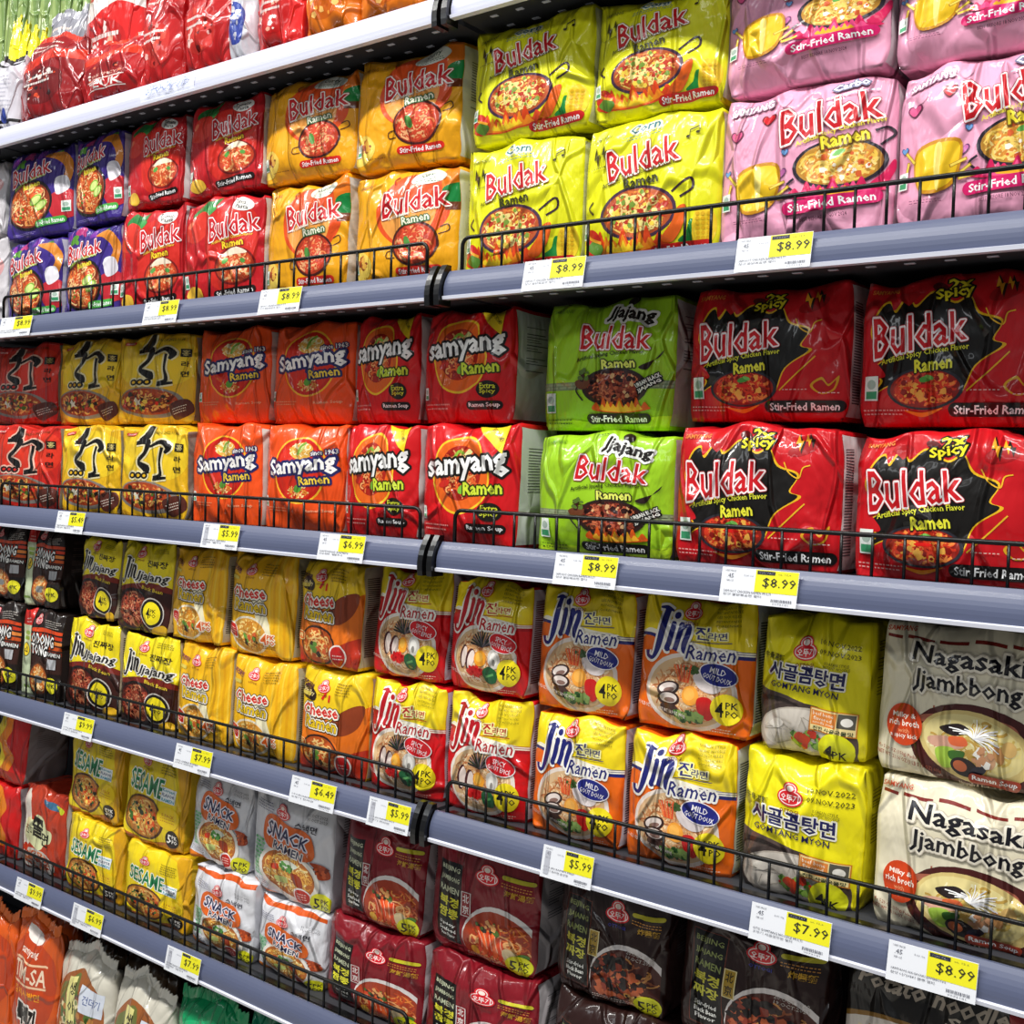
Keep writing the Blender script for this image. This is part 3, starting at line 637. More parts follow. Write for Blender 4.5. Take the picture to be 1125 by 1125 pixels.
def d_orange(seed):
    a = Art('ee5118', 1.20, side='d8d4cc', seed=seed)
    a.part('bowl_picture'); a.e(.52, .58, .325, .325, 'f6b52a', 0, 32); a.e(.52, .58, .305, .308, 'c81c12', 0, 32); a.e(.52, .58, .27, .28, 'd22a16', 0)
    a.e(.54, .76, .15, .085, 'e8b04a', 0); a.noodles(.52, .77, .15, .09, 60, ['f4dc9a', 'e6a63e', 'f8ecc0']); a.noodles(.52, .37, .14, .07, 50, ['f4cf8a', 'd8882e'])
    a.s([(.50, .72), (.53, .80), (.60, .84)], .03, '7fae3a'); a.s([(.52, .74), (.58, .80)], .022, 'c6dc7a'); a.e(.52, .40, .05, .035, '5a9a34', 50)
    a.part('title_lettering'); a.t('Samyang', .52, .605, .80, .19, 'f6f2ee', 8, .035, ((.13, '22225c'),))
    a.part('flavor_lettering'); a.t('Ramen', .70, .485, .34, .08, 'f6d23a', 6, .03, ((.24, '22225c'),)); a.t('since 1963', .80, .745, .28, .045, 'f6efe8', 6, .03, ((.2, '22225c'),)) 
    a.part('wrapper'); a.t('Ramen Soup', .76, .20, .30, .035, 'f8b48a', 3, .02); a.fine(.24, .2, .3, .05, 2, 'f4a87a'); cert(a, .02, .22, .06, .10)
    return a
def d_red(seed):
    a = Art('cf151b', 1.08, side='c9cbc8', seed=seed)
    for k, c in ((1, 'f2c228'), (.94, 'e8641a')):
        a.part('bowl_picture'); a.b([(.46 - .30 * k, .58), (.46 - .22 * k, .58 + .24 * k), (.46, .58 + .34 * k), (.46 + .17 * k, .58 + .30 * k), (.46 + .24 * k, .58 + .12 * k), (.46 + .30 * k, .58), (.46 + .24 * k, .58 - .22 * k), (.46, .58 - .33 * k), (.46 - .2 * k, .58 - .24 * k)], c)
    a.e(.46, .60, .215, .235, 'a8200f'); a.noodles(.46, .60, .21, .23, 170, ['e07a3a', 'c8401e', 'f0ac6a', '8f1a0e', 'e2602a'])
    a.s([(.38, .70), (.44, .78), (.50, .76)], .03, '8fb83a'); a.s([(.52, .74), (.57, .79)], .05, 'd8d28a'); a.s([(.46, .74), (.60, .70)], .025, 'c6b86a'); a.e(.5, .46, .05, .035, '7ab83a', 40); a.e(.3, .5, .06, .03, 'c8281c', 20)
    a.part('title_lettering'); a.t('samyang', .50, .63, .82, .18, 'f4f2ef', 7, .035, ((.12, '17120f'),))
    a.part('flavor_lettering'); a.t('Ramen', .69, .475, .36, .10, 'cfe03a', 4, .04, ((.12, '2a3208'),))
    a.e(.77, .285, .11, .075, '17140c'); a.t('Extra', .77, .315, .15, .045, 'd8e03a', 0, .02); a.t('Spicy', .77, .265, .15, .045, 'd8e03a', 0, .02)
    a.part('wrapper'); ribbon(a, .72, .15, .38, .075, '17120f', 'Ramen Soup', 0)
    a.p([(.60, 1.0), (.90, 1.0), (.87, .76)], 'f0d024'); a.t('BEST SPICY RAMEN', .81, .93, .17, .035, '3a3210', -50, .02); a.fine(.22, .14, .34, .07, 2, 'f0a8a0'); cert(a, .02, .2, .06, .11)
    return a
def d_callig(seed, red=False):
    a = Art('c8261c' if red else 'e8b51c', 1.22, side='8a8478', seed=seed)
    if not red: a.b([(.1, .9), (.9, .9), (1.0, .6), (.8, .42), (.2, .45), (0, .6)], 'efc928')
    else: a.b([(.1, .9), (.9, .9), (1.0, .6), (.8, .42), (.2, .45), (0, .6)], 'd8341f')
    a.part('bowl_picture'); a.e(.46, .23, .46, .17, '8a8078', -4); a.e(.44, .24, .40, .145, 'a8421c', -4); a.noodles(.44, .24, .38, .13, 120, ['d87a2e', 'b8441e', 'eaae5a', '7a2a12'], .022)
    a.specks(.4, .24, .34, .11, 30, ['4a6a22', 'd8301c', 'f0c84a', '2a2218'], (.02, .05)); a.p([(.30, .29), (.33, .25), (.37, .27), (.35, .23), (.38, .2), (.33, .21), (.29, .19), (.30, .23), (.27, .25)], 'e8e2cc')
    a.b([(.72, .20), (.94, .26), (.99, .12), (.80, .04)], '5a2a20'); a.fine(.85, .15, .18, .08, 3, 'e6d8c8', 20)
    a.b([(.0, .08), (.3, .02), (.7, .05), (1, .0), (1, -.05), (0, -.05)], 'b3351c' if red else 'cf9a1c')
    a.part('title_lettering')
    for ww, c in ((.045, 'e8dcae' if not red else 'e8b8a4'), (0, '120e0c')):
        a.s([(.46, .98), (.44, .88), (.34, .83)], [.07 + ww, .11 + ww, .03 + ww], c); a.s([(.30, .80), (.46, .81), (.44, .70), (.34, .60), (.46, .53), (.50, .48)], [.05 + ww, .09 + ww, .05 + ww, .05 + ww, .11 + ww, .03 + ww], c)
        a.s([(.50, .76), (.66, .82), (.76, .76), (.72, .70)], [.03 + ww, .06 + ww, .09 + ww, .04 + ww], c); a.s([(.68, .76), (.66, .60), (.68, .47), (.58, .43), (.76, .44)], [.04 + ww, .03 + ww, .05 + ww, .06 + ww, .03 + ww], c)
        for x in (.26, .35, .44): a.e(x, .455, .05 + ww * .4, .035 + ww * .4, c, 10)
    for x in (.26, .35, .44): a.e(x, .455, .024, .016, 'e8b51c' if not red else 'c8261c', 10)
    a.part('wrapper')
    a.rect(.84, .72, .95, .81, '15110e'); a.t('홍', .895, .765, .08, .065, 'f0dc8a', 0, .01); a.t('라', .89, .64, .08, .06, '15110e', 0, .02); a.t('면', .89, .53, .08, .06, '15110e', 0, .02)
    a.rr(.16, .92, .17, .04, 'd8242c'); a.t('SAMYANG', .16, .92, .13, .022, 'f8e8d8', 0, .02)
    if seed % 2: a.t('PALDO 2022.11.05', .70, .92, .34, .03, '4a3a10', 0, .01)
    return a
def d_kelp(seed):
    a = Art('211815', 1.35, side='2c2422', seed=seed, sideink='5a4a44')
    a.rect(-.02, .30, 1.02, .64, '39201a')
    for y, c in ((.76, 'd8481f'), (.70, 'c8381c'), (.64, 'e0833a'), (.58, 'c8521f'), (.52, '8a2c1a')): a.b([(.3, y + .02), (.6, y + .035), (1.05, y + .01), (1.05, y - .02), (.6, y - .01), (.3, y - .02)], c)
    a.rect(-.12, -.02, .27, .80, 'c7d3ae'); a.rect(-.12, .80, .27, 1.02, 'c8261f'); a.fine(.13, .86, .2, .08, 2, 'f2c8c0'); a.rr(.13, .65, .2, .045, '8aa83a'); a.rr(.13, .71, .2, .045, '9ab84a')
    a.part('badge'); a.e(.13, .52, .115, .08, '2a2a16'); a.e(.13, .52, .10, .07, 'f0d02a'); a.t('x2', .13, .52, .11, .06, '3a2a0a', 0, .03); a.part('wrapper')
    a.rr(.13, .10, .2, .03, '7d9a4a')
    a.emblem(.42, .88, .085, False); a.fine(.78, .85, .3, .10, 4, 'c8c0b8')
    a.part('title_lettering'); a.t('ODONG', .57, .66, .52, .12, 'f4f2ee', -3, .035, ((.14, '1a1412'),))
    a.t('TONG', .50, .545, .40, .11, 'f4f2ee', -3, .035, ((.14, '1a1412'),))
    a.part('flavor_lettering'); a.t('RAMEN', .84, .51, .24, .04, 'f4f2ee', -4, .03, ((.25, '1a1412'),))
    a.bowl(.52, .22, .25, .19, '4a3020', 'b05a28', ['e8963e', 'f2bd6a', 'd87a2e', 'f6d498'], 120, th=.02); a.rr(.52, .22, .2, .08, '8a8a88')
    a.part('wrapper'); a.rect(.74, .35, .90, .46, 'bcbcc0')
    a.part('pack_count_badge'); a.e(.83, .17, .13, .09, 'e8e02a'); a.t('4PK', .83, .17, .17, .05, '1a1a1a', 0, .03); a.part('wrapper')
    return a.xf(.92, .09, 1, 0)
def jin_word(a, x, y, s, c, o):
    """slanted serif 'Jin' drawn with thick and thin strokes"""
    a.part('title_lettering'); S = s / a.asp
    q = lambda P: [(x + px * s, y + py * S) for px, py in P]
    for ww, cc in ((.16, o), (0, c)):
        a.s(q([(.10, 1.42), (.34, 1.46), (.60, 1.40)]), [(.05 + ww) * s, (.13 + ww) * s, (.06 + ww) * s], cc)
        a.s(q([(.40, 1.44), (.34, .9), (.20, .25), (.02, -.12), (-.20, -.10), (-.24, .06)]), [(.22 + ww) * s, (.25 + ww) * s, (.22 + ww) * s, (.12 + ww) * s, (.12 + ww) * s, (.17 + ww) * s], cc)
        a.s(q([(.62, .98), (.72, 1.0), (.62, .45), (.54, .22), (.66, .20)]), [(.05 + ww) * s, (.19 + ww) * s, (.19 + ww) * s, (.19 + ww) * s, (.06 + ww) * s], cc); a.e(x + .78 * s, y + 1.28 * S, (.11 + ww / 2) * s, (.11 + ww / 2) * S, cc)
        a.s(q([(.90, .98), (1.00, 1.0), (.92, .5), (.84, .20)]), [(.05 + ww) * s, (.19 + ww) * s, (.18 + ww) * s, (.18 + ww) * s], cc)
        a.s(q([(.94, .66), (1.10, .94), (1.24, .98), (1.26, .78), (1.16, .40), (1.18, .20), (1.32, .24)]), [(.06 + ww) * s, (.09 + ww) * s, (.15 + ww) * s, (.20 + ww) * s, (.19 + ww) * s, (.14 + ww) * s, (.05 + ww) * s], cc)
    a.part('wrapper')
def count_badge(a, x, y, r, n, col='ecd81e', tc='16130e'):
    a.part('pack_count_badge'); R = r / a.asp; a.e(x, y, r, R, col); a.t(n, x - r * .42, y, r * .5, R * .95, tc, -3, .02); a.t('PK', x + r * .34, y + R * .27, r * .72, R * .42, tc, -3, .02); a.t('PO', x + r * .34, y - R * .27, r * .72, R * .42, tc, -3, .02); a.part('wrapper')
def d_jin(seed, mild):
    body, ink, dark = ('ec6a14', '20246e', 'a84a12') if mild else ('d4161c', 'b3121e', 'a00d12')
    a = Art(body, 1.02, side='c7cbd6', seed=seed, strip='33385c' if mild else '5a3038')
    a.b([(-.05, 1.06), (1.05, 1.06), (1.05, .62), (.8, .61), (.55, .635), (.3, .68), (.1, .70), (-.05, .66)], 'f4eeda')
    a.b([(-.05, 1.06), (1.05, 1.06), (1.05, .66), (.8, .65), (.55, .67), (.3, .71), (.1, .735), (-.05, .72)], 'efd51c')
    a.b([(-.05, .685), (.12, .70), (.3, .665), (.55, .62), (.8, .60), (1.05, .60), (1.05, .575), (.8, .58), (.55, .60), (.3, .64), (.12, .675), (-.05, .665)], ink)
    for k in range(3): a.s([(.72, .635 - k * .016), (1.02, .63 - k * .016)], .005, ink)
    # the round bowl and its toppings
    a.bowl(.50, .30, .40, .295, 'f0e6da' if not mild else 'e6d8cc', 'd8b488', ['e6b884', 'c98a58', 'f3d6ac', 'b86f40', 'e2a46c'], 260, th=.011)
    a.part('bowl_picture')
    if mild:
        for x, y, r in ((.32, .31, 15), (.33, .235, 0)): a.e(x, y, .105, .055, '3a2420', r); a.e(x, y + .004, .082, .038, 'e0d2ca', r); a.e(x + .01, y - .01, .05, .018, '8a6a60', r)
        a.b([(.25, .18), (.34, .20), (.42, .17), (.38, .11), (.28, .12)], '4a302a')
        for i in range(6): a.rect(.385 + i * .022, .37, .400 + i * .022, .50, 'e2502a' if i % 2 else 'f07a40', 25 - i * 6)
        a.e(.53, .28, .078, .072, 'f0a03c'); a.e(.52, .29, .05, .045, 'f7b452'); a.b([(.60, .27), (.70, .28), (.74, .18), (.67, .11), (.60, .17)], 'c81e1c'); a.specks(.50, .12, .14, .045, 40, ['4f7a3a', '2f5a2a', '8aa85a'], (.02, .045))
        a.e(.66, .40, .13, .075, 'd8ccca', -20); a.specks(.52, .47, .06, .03, 12, ['3f5a2a'])
    else:
        for x, y, r, z in ((.28, .30, 78, .11), (.37, .28, 78, .10)): a.e(x, y, z, .05, '4a1c20', r); a.e(x + .012, y, z * .86, .036, 'ead6cc', r)
        for i in range(13): a.s([(.50 + a.r.uniform(-.02, .02), .40), (.52 + .16 * math.cos(.5 + i * .2), .40 + .14 * math.sin(.3 + i * .22))], .016, ['2a2024', '6a5a60', '15301e'][i % 3])
        a.e(.49, .30, .072, .068, 'f2a02a'); a.e(.48, .31, .045, .04, 'f8bb4a'); a.e(.66, .31, .075, .085, 'd2ccc4', 15); a.e(.66, .31, .045, .055, 'ece8e0', 15); a.e(.66, .28, .02, .03, '8a8680')
        a.specks(.43, .185, .09, .04, 40, ['e22a1c', 'c8161a'], (.02, .045)); a.b([(.52, .19), (.60, .24), (.70, .20), (.68, .11), (.56, .10)], '1f5a34'); a.s([(.56, .15), (.66, .18)], .02, '5a9a5a')
    a.part('wrapper')
    jin_word(a, .145, .55, .25, ink, 'f3efe6')
    a.part('flavor_lettering'); a.t('Ramen', .66, .605, .41, .105, ink, 1, .012, ((.16, 'f3efe6'),), shear=.25); a.t('진', .585, .75, .12, .09, ink, 2, .03, ((.1, 'f0e9a0'),)); a.t('라면', .715, .74, .15, .055, ink, 2, .02, ((.15, 'f0e9a0'),)); a.s([(.50, .682), (.83, .695)], .006, ink)
    a.part('flavor_badge'); a.e(.74, .455, .158, .083, 'f6eeee', -10); a.e(.74, .455, .15, .076, '22287e' if mild else 'd01a24', -10)
    a.t('MILD' if mild else 'SPICY', .74, .48, .13, .042, 'f6f2f4', -10, .01); a.t('GOÛT DOUX' if mild else 'GOÛT ÉPICÉ', .735, .432, .235, .045, 'f6f2f4', -10, .01); a.part('wrapper')
    count_badge(a, .82, .21, .118, '4'); a.emblem(.47, .90, .075)
    for i, s_ in enumerate(('KOREAN STYLE', 'INSTANT NOODLE', 'LES NOUILLES', 'INSTANTANÉES', 'CORÉENNES')): a.t(s_, .79, .955 - i * .033, .22 if i < 2 else .2, .02, '5a5410', 1, .0)
    a.t('4 / 4.23 OZ (120g) NET WT 16.9 OZ (480g)', .26, .145, .46, .035, 'f2e6dc', -6, .02); a.fine(.76, .05, .3, .04, 2, 'f0d0b8')
    return a
def d_jinblack(seed):
    a = Art('3b1a14', 1.18, side='c8b89a', seed=seed, strip='4a3a20')
    a.b([(-.05, 1.06), (1.05, 1.06), (1.05, .52), (.7, .55), (.3, .50), (-.05, .46)], 'f0da1e'); a.b([(.0, .46), (.4, .53), (.8, .54), (1.05, .48), (1.05, .44), (.6, .48), (.0, .42)], '7a2418')
    a.bowl(.36, .24, .34, .235, '1c1412', '4a160f', ['8a3020', 'b2543a', '5a1a12', 'c87a54', '9a3c26'], 220, th=.016); a.specks(.36, .26, .28, .18, 36, ['c89068', '3a100c'])
    a.part('wrapper'); jin_word(a, .12, .55, .21, '17120f', 'f0ece2')
    a.part('title_lettering'); a.t('Jjajang', .67, .60, .56, .12, '17120f', -3, .025, ((.10, 'f0ece2'),), shear=.2)
    a.part('flavor_lettering'); a.t('진짜장', .74, .755, .34, .075, '241c10', -4, .02); a.t('Black Bean', .70, .475, .36, .04, 'e8c83a', -8, .03)
    a.part('pack_count_badge'); a.e(.72, .22, .20, .17, 'c8c0b8'); a.e(.72, .22, .185, .155, '1a1412'); a.e(.72, .22, .15, .125, 'f0dc1e'); a.t('4', .67, .22, .07, .11, '15120e', 0, .03); a.t('PK', .76, .245, .09, .04, '15120e', 0, .02); a.t('PO', .76, .195, .09, .04, '15120e', 0, .02); a.part('wrapper')
    a.emblem(.45, .88, .085); a.fine(.80, .90, .26, .06, 3, '6a6010'); a.b([(.75, .05), (.9, .1), (1, .06), (1, -.05), (.75, -.05)], 'd8a81e')
    return a
def d_cheese(seed, hot=False):
    a = Art('f3b81a' if not hot else 'f0c81c', 1.28, side='b8b09a', seed=seed, strip='4a4438')
    if hot: a.b([(-.05, .50), (.3, .56), (.6, .52), (.85, .62), (1.05, .66), (1.05, -.05), (-.05, -.05)], 'e2701a'); a.b([(-.05, .16), (.4, .1), (1.05, .3), (1.05, -.05), (-.05, -.05)], 'b8301a'); a.b([(.55, .5), (.75, .66), (.95, .70), (.9, .5), (.7, .4)], '8a3a1c')
    else:
        for i in range(5): a.rect(.70 + i * .065, -.02, .725 + i * .065, 1.02, 'eaa914' if i % 2 else 'f7c83a')
        a.b([(.46, .58), (.60, .60), (.66, .42), (.74, .18), (.60, .12), (.52, .34)], 'efe6c0')
    a.bowl(.40, .19, .30, .185, 'ece2c8' if not hot else '3a1c14', 'dca040' if not hot else 'b8501c', (['f0be4a', 'e0982e', 'f8dc8a', 'cf8428'] if not hot else ['e8843a', 'f2b05a', 'c85a24', 'f5ca80']), 150, th=.018)
    a.part('bowl_picture'); a.specks(.42, .16, .16, .08, 14, ['d8602c', '3a2a18', '6a9a3a'], (.03, .06)); a.part('wrapper')
    a.part('title_lettering'); a.t('Cheese', .38, .605, .54, .105, 'd8261c', 2, .035, ((.22, '2a1410'), (.15, 'f8f0e0')))
    a.t('Ramen', .41, .48, .48, .105, 'f0c81e', -2, .035, ((.24, '2a1410'), (.16, 'f8f0e0'), (.05, '4a2a10')))
    a.part('flavor_label')
    if hot:
        a.b([(.04, .78), (.14, .83), (.30, .77), (.28, .69), (.12, .70), (.05, .73)], '2a1a14'); a.t('Stir-Fry', .17, .76, .2, .05, 'f2dc9a', -8, .03); a.s([(.40, .72), (.44, .78), (.42, .84)], .03, 'd8281c'); a.s([(.50, .70), (.50, .77)], .025, 'd8281c')
        a.b([(.62, .10), (.66, .20), (.78, .22), (.84, .12), (.76, .02), (.66, .02)], 'f0e4dc'); a.b([(.64, .10), (.675, .19), (.775, .205), (.82, .12), (.755, .03), (.67, .03)], 'cc1c1c'); a.fine(.73, .11, .11, .06, 2, 'f6dcd4')
        a.rr(.10, .26, .18, .085, 'f6e0a0'); a.rr(.10, .26, .16, .07, 'e0601c'); a.t('4PK', .10, .26, .1, .045, 'fbe6a0', 0, .03)
    else:
        a.b([(.02, .25), (.05, .30), (.20, .28), (.22, .18), (.18, .14), (.04, .19)], 'f4e4d4'); a.b([(.035, .245), (.055, .285), (.19, .27), (.205, .185), (.175, .155), (.05, .20)], 'cc1f1c'); a.fine(.12, .22, .12, .07, 3, 'f6cfc4', -8)
        a.part('pack_count_badge'); a.t('4', .65, .175, .08, .09, 'e2601c', 0, .06, ((.16, 'fbf0d8'),)); a.t('PK', .74, .20, .10, .04, 'e2601c', 0, .05, ((.2, 'fbf0d8'),)); a.t('PO', .74, .15, .10, .04, 'e2601c', 0, .05, ((.2, 'fbf0d8'),)); a.fine(.70, .10, .2, .04, 2, '8a5a14')
    a.part('wrapper'); a.t('치즈라면', .13, .83, .22, .055, '7a2a5a' if not hot else '5a2a3a', -10, .04); a.rr(.12, .74, .2, .035, 'd8c45a'); a.emblem(.40, .84, .085); a.fine(.68, .845, .22, .13, 5, '8a6a14')
    return a
def d_beef(seed):
    a = Art('ecdf16', 1.13, side='e2d818', seed=seed, sideink='6a6410')
    a.part('bowl_picture'); a.b([(-.05, .40), (.15, .43), (.45, .385), (.75, .30), (.92, .20), (.95, .04), (.9, -.05), (-.05, -.05)], '5a4a44'); a.e(.42, .14, .46, .235, '453834', 4); a.e(.44, .145, .43, .20, 'b8ada0', 4); a.e(.42, .17, .37, .16, 'cfc6ba', 4)
    for i in range(26): a.s([(.40 + .33 * math.cos(i * .9) * a.r.random(), .15 + .13 * math.sin(i * .9) * a.r.random()), (.40 + .33 * math.cos(i * .9 + .4), .15 + .13 * math.sin(i * .9 + .4))], .006, ['ded6ca', 'a0968a', 'c8bfb2'][i % 3])
    a.specks(.50, .115, .15, .07, 46, ['5a8a2e', '3f6a22', '8ab04a', 'c8321c'], (.018, .05)); a.b([(.40, .12), (.45, .17), (.54, .13), (.50, .08)], 'c8401e'); a.b([(.15, .19), (.22, .24), (.30, .22), (.24, .17)], 'e0d8cc')
    a.b([(-.05, .30), (.02, .38), (.25, .395), (.45, .355), (.25, .37), (.05, .345), (.0, .2)], '2c2220')
    a.part('title_lettering'); a.t('사골곰탕면', .47, .655, .70, .12, '1c1c56', -3, .035, ((.09, 'f6f2e0'),))
    a.part('flavor_lettering'); a.t('GOMTANG MYON', .46, .55, .64, .045, '191850', -3, .012)
    a.part('wrapper'); a.t('牛骨湯麵', .15, .765, .22, .05, '3a3610', -3, .015); a.emblem(.45, .84, .105)
    a.t('10.NOV.2022', .76, .90, .35, .038, '4a4614', -2, .01); a.t('09.NOV.2023', .76, .83, .35, .038, '4a4614', -2, .01); a.t('KOREAN STYLE', .74, .755, .20, .022, '4a4614', -2, .0); a.t('INSTANT NOODLE', .74, .728, .22, .022, '4a4614', -2, .0)
    a.part('flavor_label'); a.rect(.54, .26, .94, .43, 'c87a1e', -4); a.rect(.55, .268, .93, .422, 'f2dc9a', -4); a.rect(.555, .31, .78, .415, 'e88a3a', -4); a.t('beef bone', .665, .395, .19, .027, 'fdf6e0', -4, .0); a.t('flavored', .66, .36, .17, .025, 'fdf6e0', -4, .0); a.t('noodle soup', .67, .328, .2, .025, 'fdf6e0', -4, .0)
    a.rect(.79, .31, .925, .41, '57544a', -4); a.e(.86, .355, .045, .03, 'e8e4da', -4); a.t('진한 사골국물맛', .74, .283, .34, .03, '1e3a22', -4, .02)
    a.part('pack_count_badge'); a.e(.77, .13, .16, .14, 'dfe01e'); a.t('4', .71, .13, .085, .10, '16130e', -3, .03); a.t('PK', .81, .115, .12, .055, '16130e', -3, .02); a.part('wrapper')
    return a.xf(1,-.01,.97,-.075).xf(1, 0, 1, .075, 'bowl_picture')
def d_cream(seed):
    a = Art('e3dabf', .98, side='cfc7ae', seed=seed)
    for x0, x1 in ((.02, .14), (.18, .40), (.44, .66), (.70, .92), (.96, 1.2)): a.p([(x0, .905), (x1, .895), (x1, .872), (x0, .882)], '7d1f16')
    for x in (.43, .74): a.rect(x, .38, x + .012, .47, 'a8604a')
    a.part('bowl_picture'); a.e(.78, .20, .52, .30, '4a1a18', -8); a.b([(.28, .37), (.45, .42), (.75, .44), (1.0, .40), (1.0, .3), (.6, .34)], 'a8604a'); a.e(.74, .235, .41, .225, 'd8c07a', -8); a.e(.72, .245, .36, .19, 'e6d592', -8)
    a.noodles(.72, .24, .34, .18, 110, ['e8d58a', 'd0b25a', 'f2e8b8', 'c8a04a'], .014)
    a.b([(.48, .34), (.62, .38), (.70, .34), (.58, .30)], '2a2020'); a.b([(.40, .27), (.56, .29), (.66, .24), (.54, .21), (.42, .22)], 'dca890'); a.b([(.55, .29), (.66, .30), (.68, .25), (.57, .24)], 'e2683a')
    a.b([(.45, .20), (.58, .22), (.60, .12), (.50, .09)], 'a8cc4a'); a.b([(.55, .20), (.66, .21), (.64, .16), (.56, .15)], '3a6a24'); a.e(.66, .11, .10, .06, '241c1e', -10); a.e(.63, .115, .05, .035, 'b8603a', -10); a.e(.76, .10, .06, .03, '2c2a3a', 20); a.e(.84, .17, .04, .05, 'd0a07a', 0); a.e(.90, .22, .035, .06, 'c89058', 20); a.e(.97, .26, .05, .05, 'd8b06a', 0)
    for i in range(26):
        th = a.r.uniform(-.9, 3.4); L = a.r.uniform(.10, .2); a.s([(.73, .30), (.73 + L * .5 * math.cos(th) + .01, .30 + L * .5 * math.sin(th) * .7 + .01), (.73 + L * math.cos(th), .29 + L * math.sin(th) * .7)], .007, ['f6f4f0', 'dcdce2', 'ffffff'][i % 3], 3)
    a.specks(.80, .19, .1, .06, 16, ['f2eee6', 'c89068'], (.02, .04))
    a.part('title_lettering')
    for txt, cx, cy, w, h, r in (('Nagasaki', .655, .765, .80, .155, -3), ('Jjambbong', .66, .60, .76, .145, -3)):
        a.t(txt, cx, cy, w, h, 'cfc5b2', r, .03, ((.13, 'c2b8a6'), (.09, 'ece4d2'))); a.t(txt, cx, cy, w, h, '17151c', r, .028)
    a.part('flavor_badge'); a.e(.22, .32, .135, .135, 'cf4318'); a.t('Milky & ', .22, .375, .17, .04, 'fbeee0', 0, .03); a.t('rich broth', .22, .33, .22, .038, 'fbeee0', 0, .03); a.t('with', .22, .282, .08, .028, 'f0a070', 0, .01); a.t('a spicy kick', .22, .245, .2, .036, 'fbeee0', 0, .02)
    a.part('wrapper'); a.t('SAMYANG', .13, .945, .22, .035, 'c04a2a', 0, .03)
    a.t('4 - 5.29 OZ (150g) Packs', .17, .135, .30, .028, '9a4a30', -7, .02); a.t('NET WT. 21.16 OZ (1 LB 5.16 OZ) 600g', .25, .085, .48, .032, '9a4a30', -7, .02, ((.12, 'efe6d4'),))
    ribbon(a, .88, .045, .38, .065, 'a8381e', 'Ramen Soup', -3); a.t('Naturally & Artificially Flavored', .82, -.0, .4, .03, 'e8d8c0', -3, .0)
    return a.xf(.80,0.0,1,0)
def d_flame(seed):
    a = Art('c81a1a', 1.15, side='948a8c', seed=seed, sideink='7a6f72')
    a.b([(.1, 1.0), (.6, .95), (.75, .7), (.66, .5), (.8, .3), (.6, .05), (.2, .05), (.0, .3), (.0, .8)], 'e8801c'); a.b([(.05, .95), (.5, .9), (.62, .7), (.5, .5), (.66, .3), (.45, .12), (.1, .15), (.0, .4)], 'f2d02a')
    a.part('title_lettering')
    for w, c in ((.20, 'f2d83a'), (.12, '17110e')):
        a.s([(.15, .88), (.45, .82), (.35, .62), (.15, .55)], w, c); a.s([(.12, .44), (.5, .40), (.4, .24), (.1, .22)], w, c); a.s([(.30, .72), (.28, .30)], w * .7, c)
    a.part('wrapper'); a.b([(-.05, .12), (.5, .16), (1.05, .10), (1.05, -.05), (-.05, -.05)], 'a82014')
    return a
def d_cold(seed):
    a = Art('a3301c', 1.25, side='b8b0a8', seed=seed)
    a.b([(.2, .95), (.6, .98), (.95, .85), (1.0, .6), (.9, .2), (.5, .1), (.2, .2)], 'b93c22'); a.b([(.55, .9), (.8, .88), (.92, .8), (.7, .8)], '3f6a8a'); a.b([(.8, .86), (.95, .82), (.9, .76)], 'c8d02a')
    a.b([(.05, .90), (.20, .88), (.25, .7), (.3, .5), (.22, .3), (.05, .3)], 'd8cfc2')
    a.b([(.12, .56), (.22, .62), (.32, .60), (.42, .68), (.58, .66), (.66, .56), (.76, .52), (.74, .40), (.62, .36), (.52, .28), (.34, .30), (.16, .34), (.08, .44)], 'dfe0ae')
    a.part('title_lettering'); a.t('쫄', .44, .53, .24, .22, '1c1812', -6, .04); a.t('면', .62, .42, .16, .15, '1c1812', -6, .03); a.t('진미', .24, .47, .20, .10, '3a3222', -6, .03)
    a.part('bowl_picture'); a.e(.45, .13, .4, .15, 'c8bfb6'); a.noodles(.45, .13, .36, .13, 70, ['c8502a', 'd8783a', 'a83a20'], .02); a.e(.15, .25, .06, .05, 'c83a1c'); a.part('wrapper')
    return a
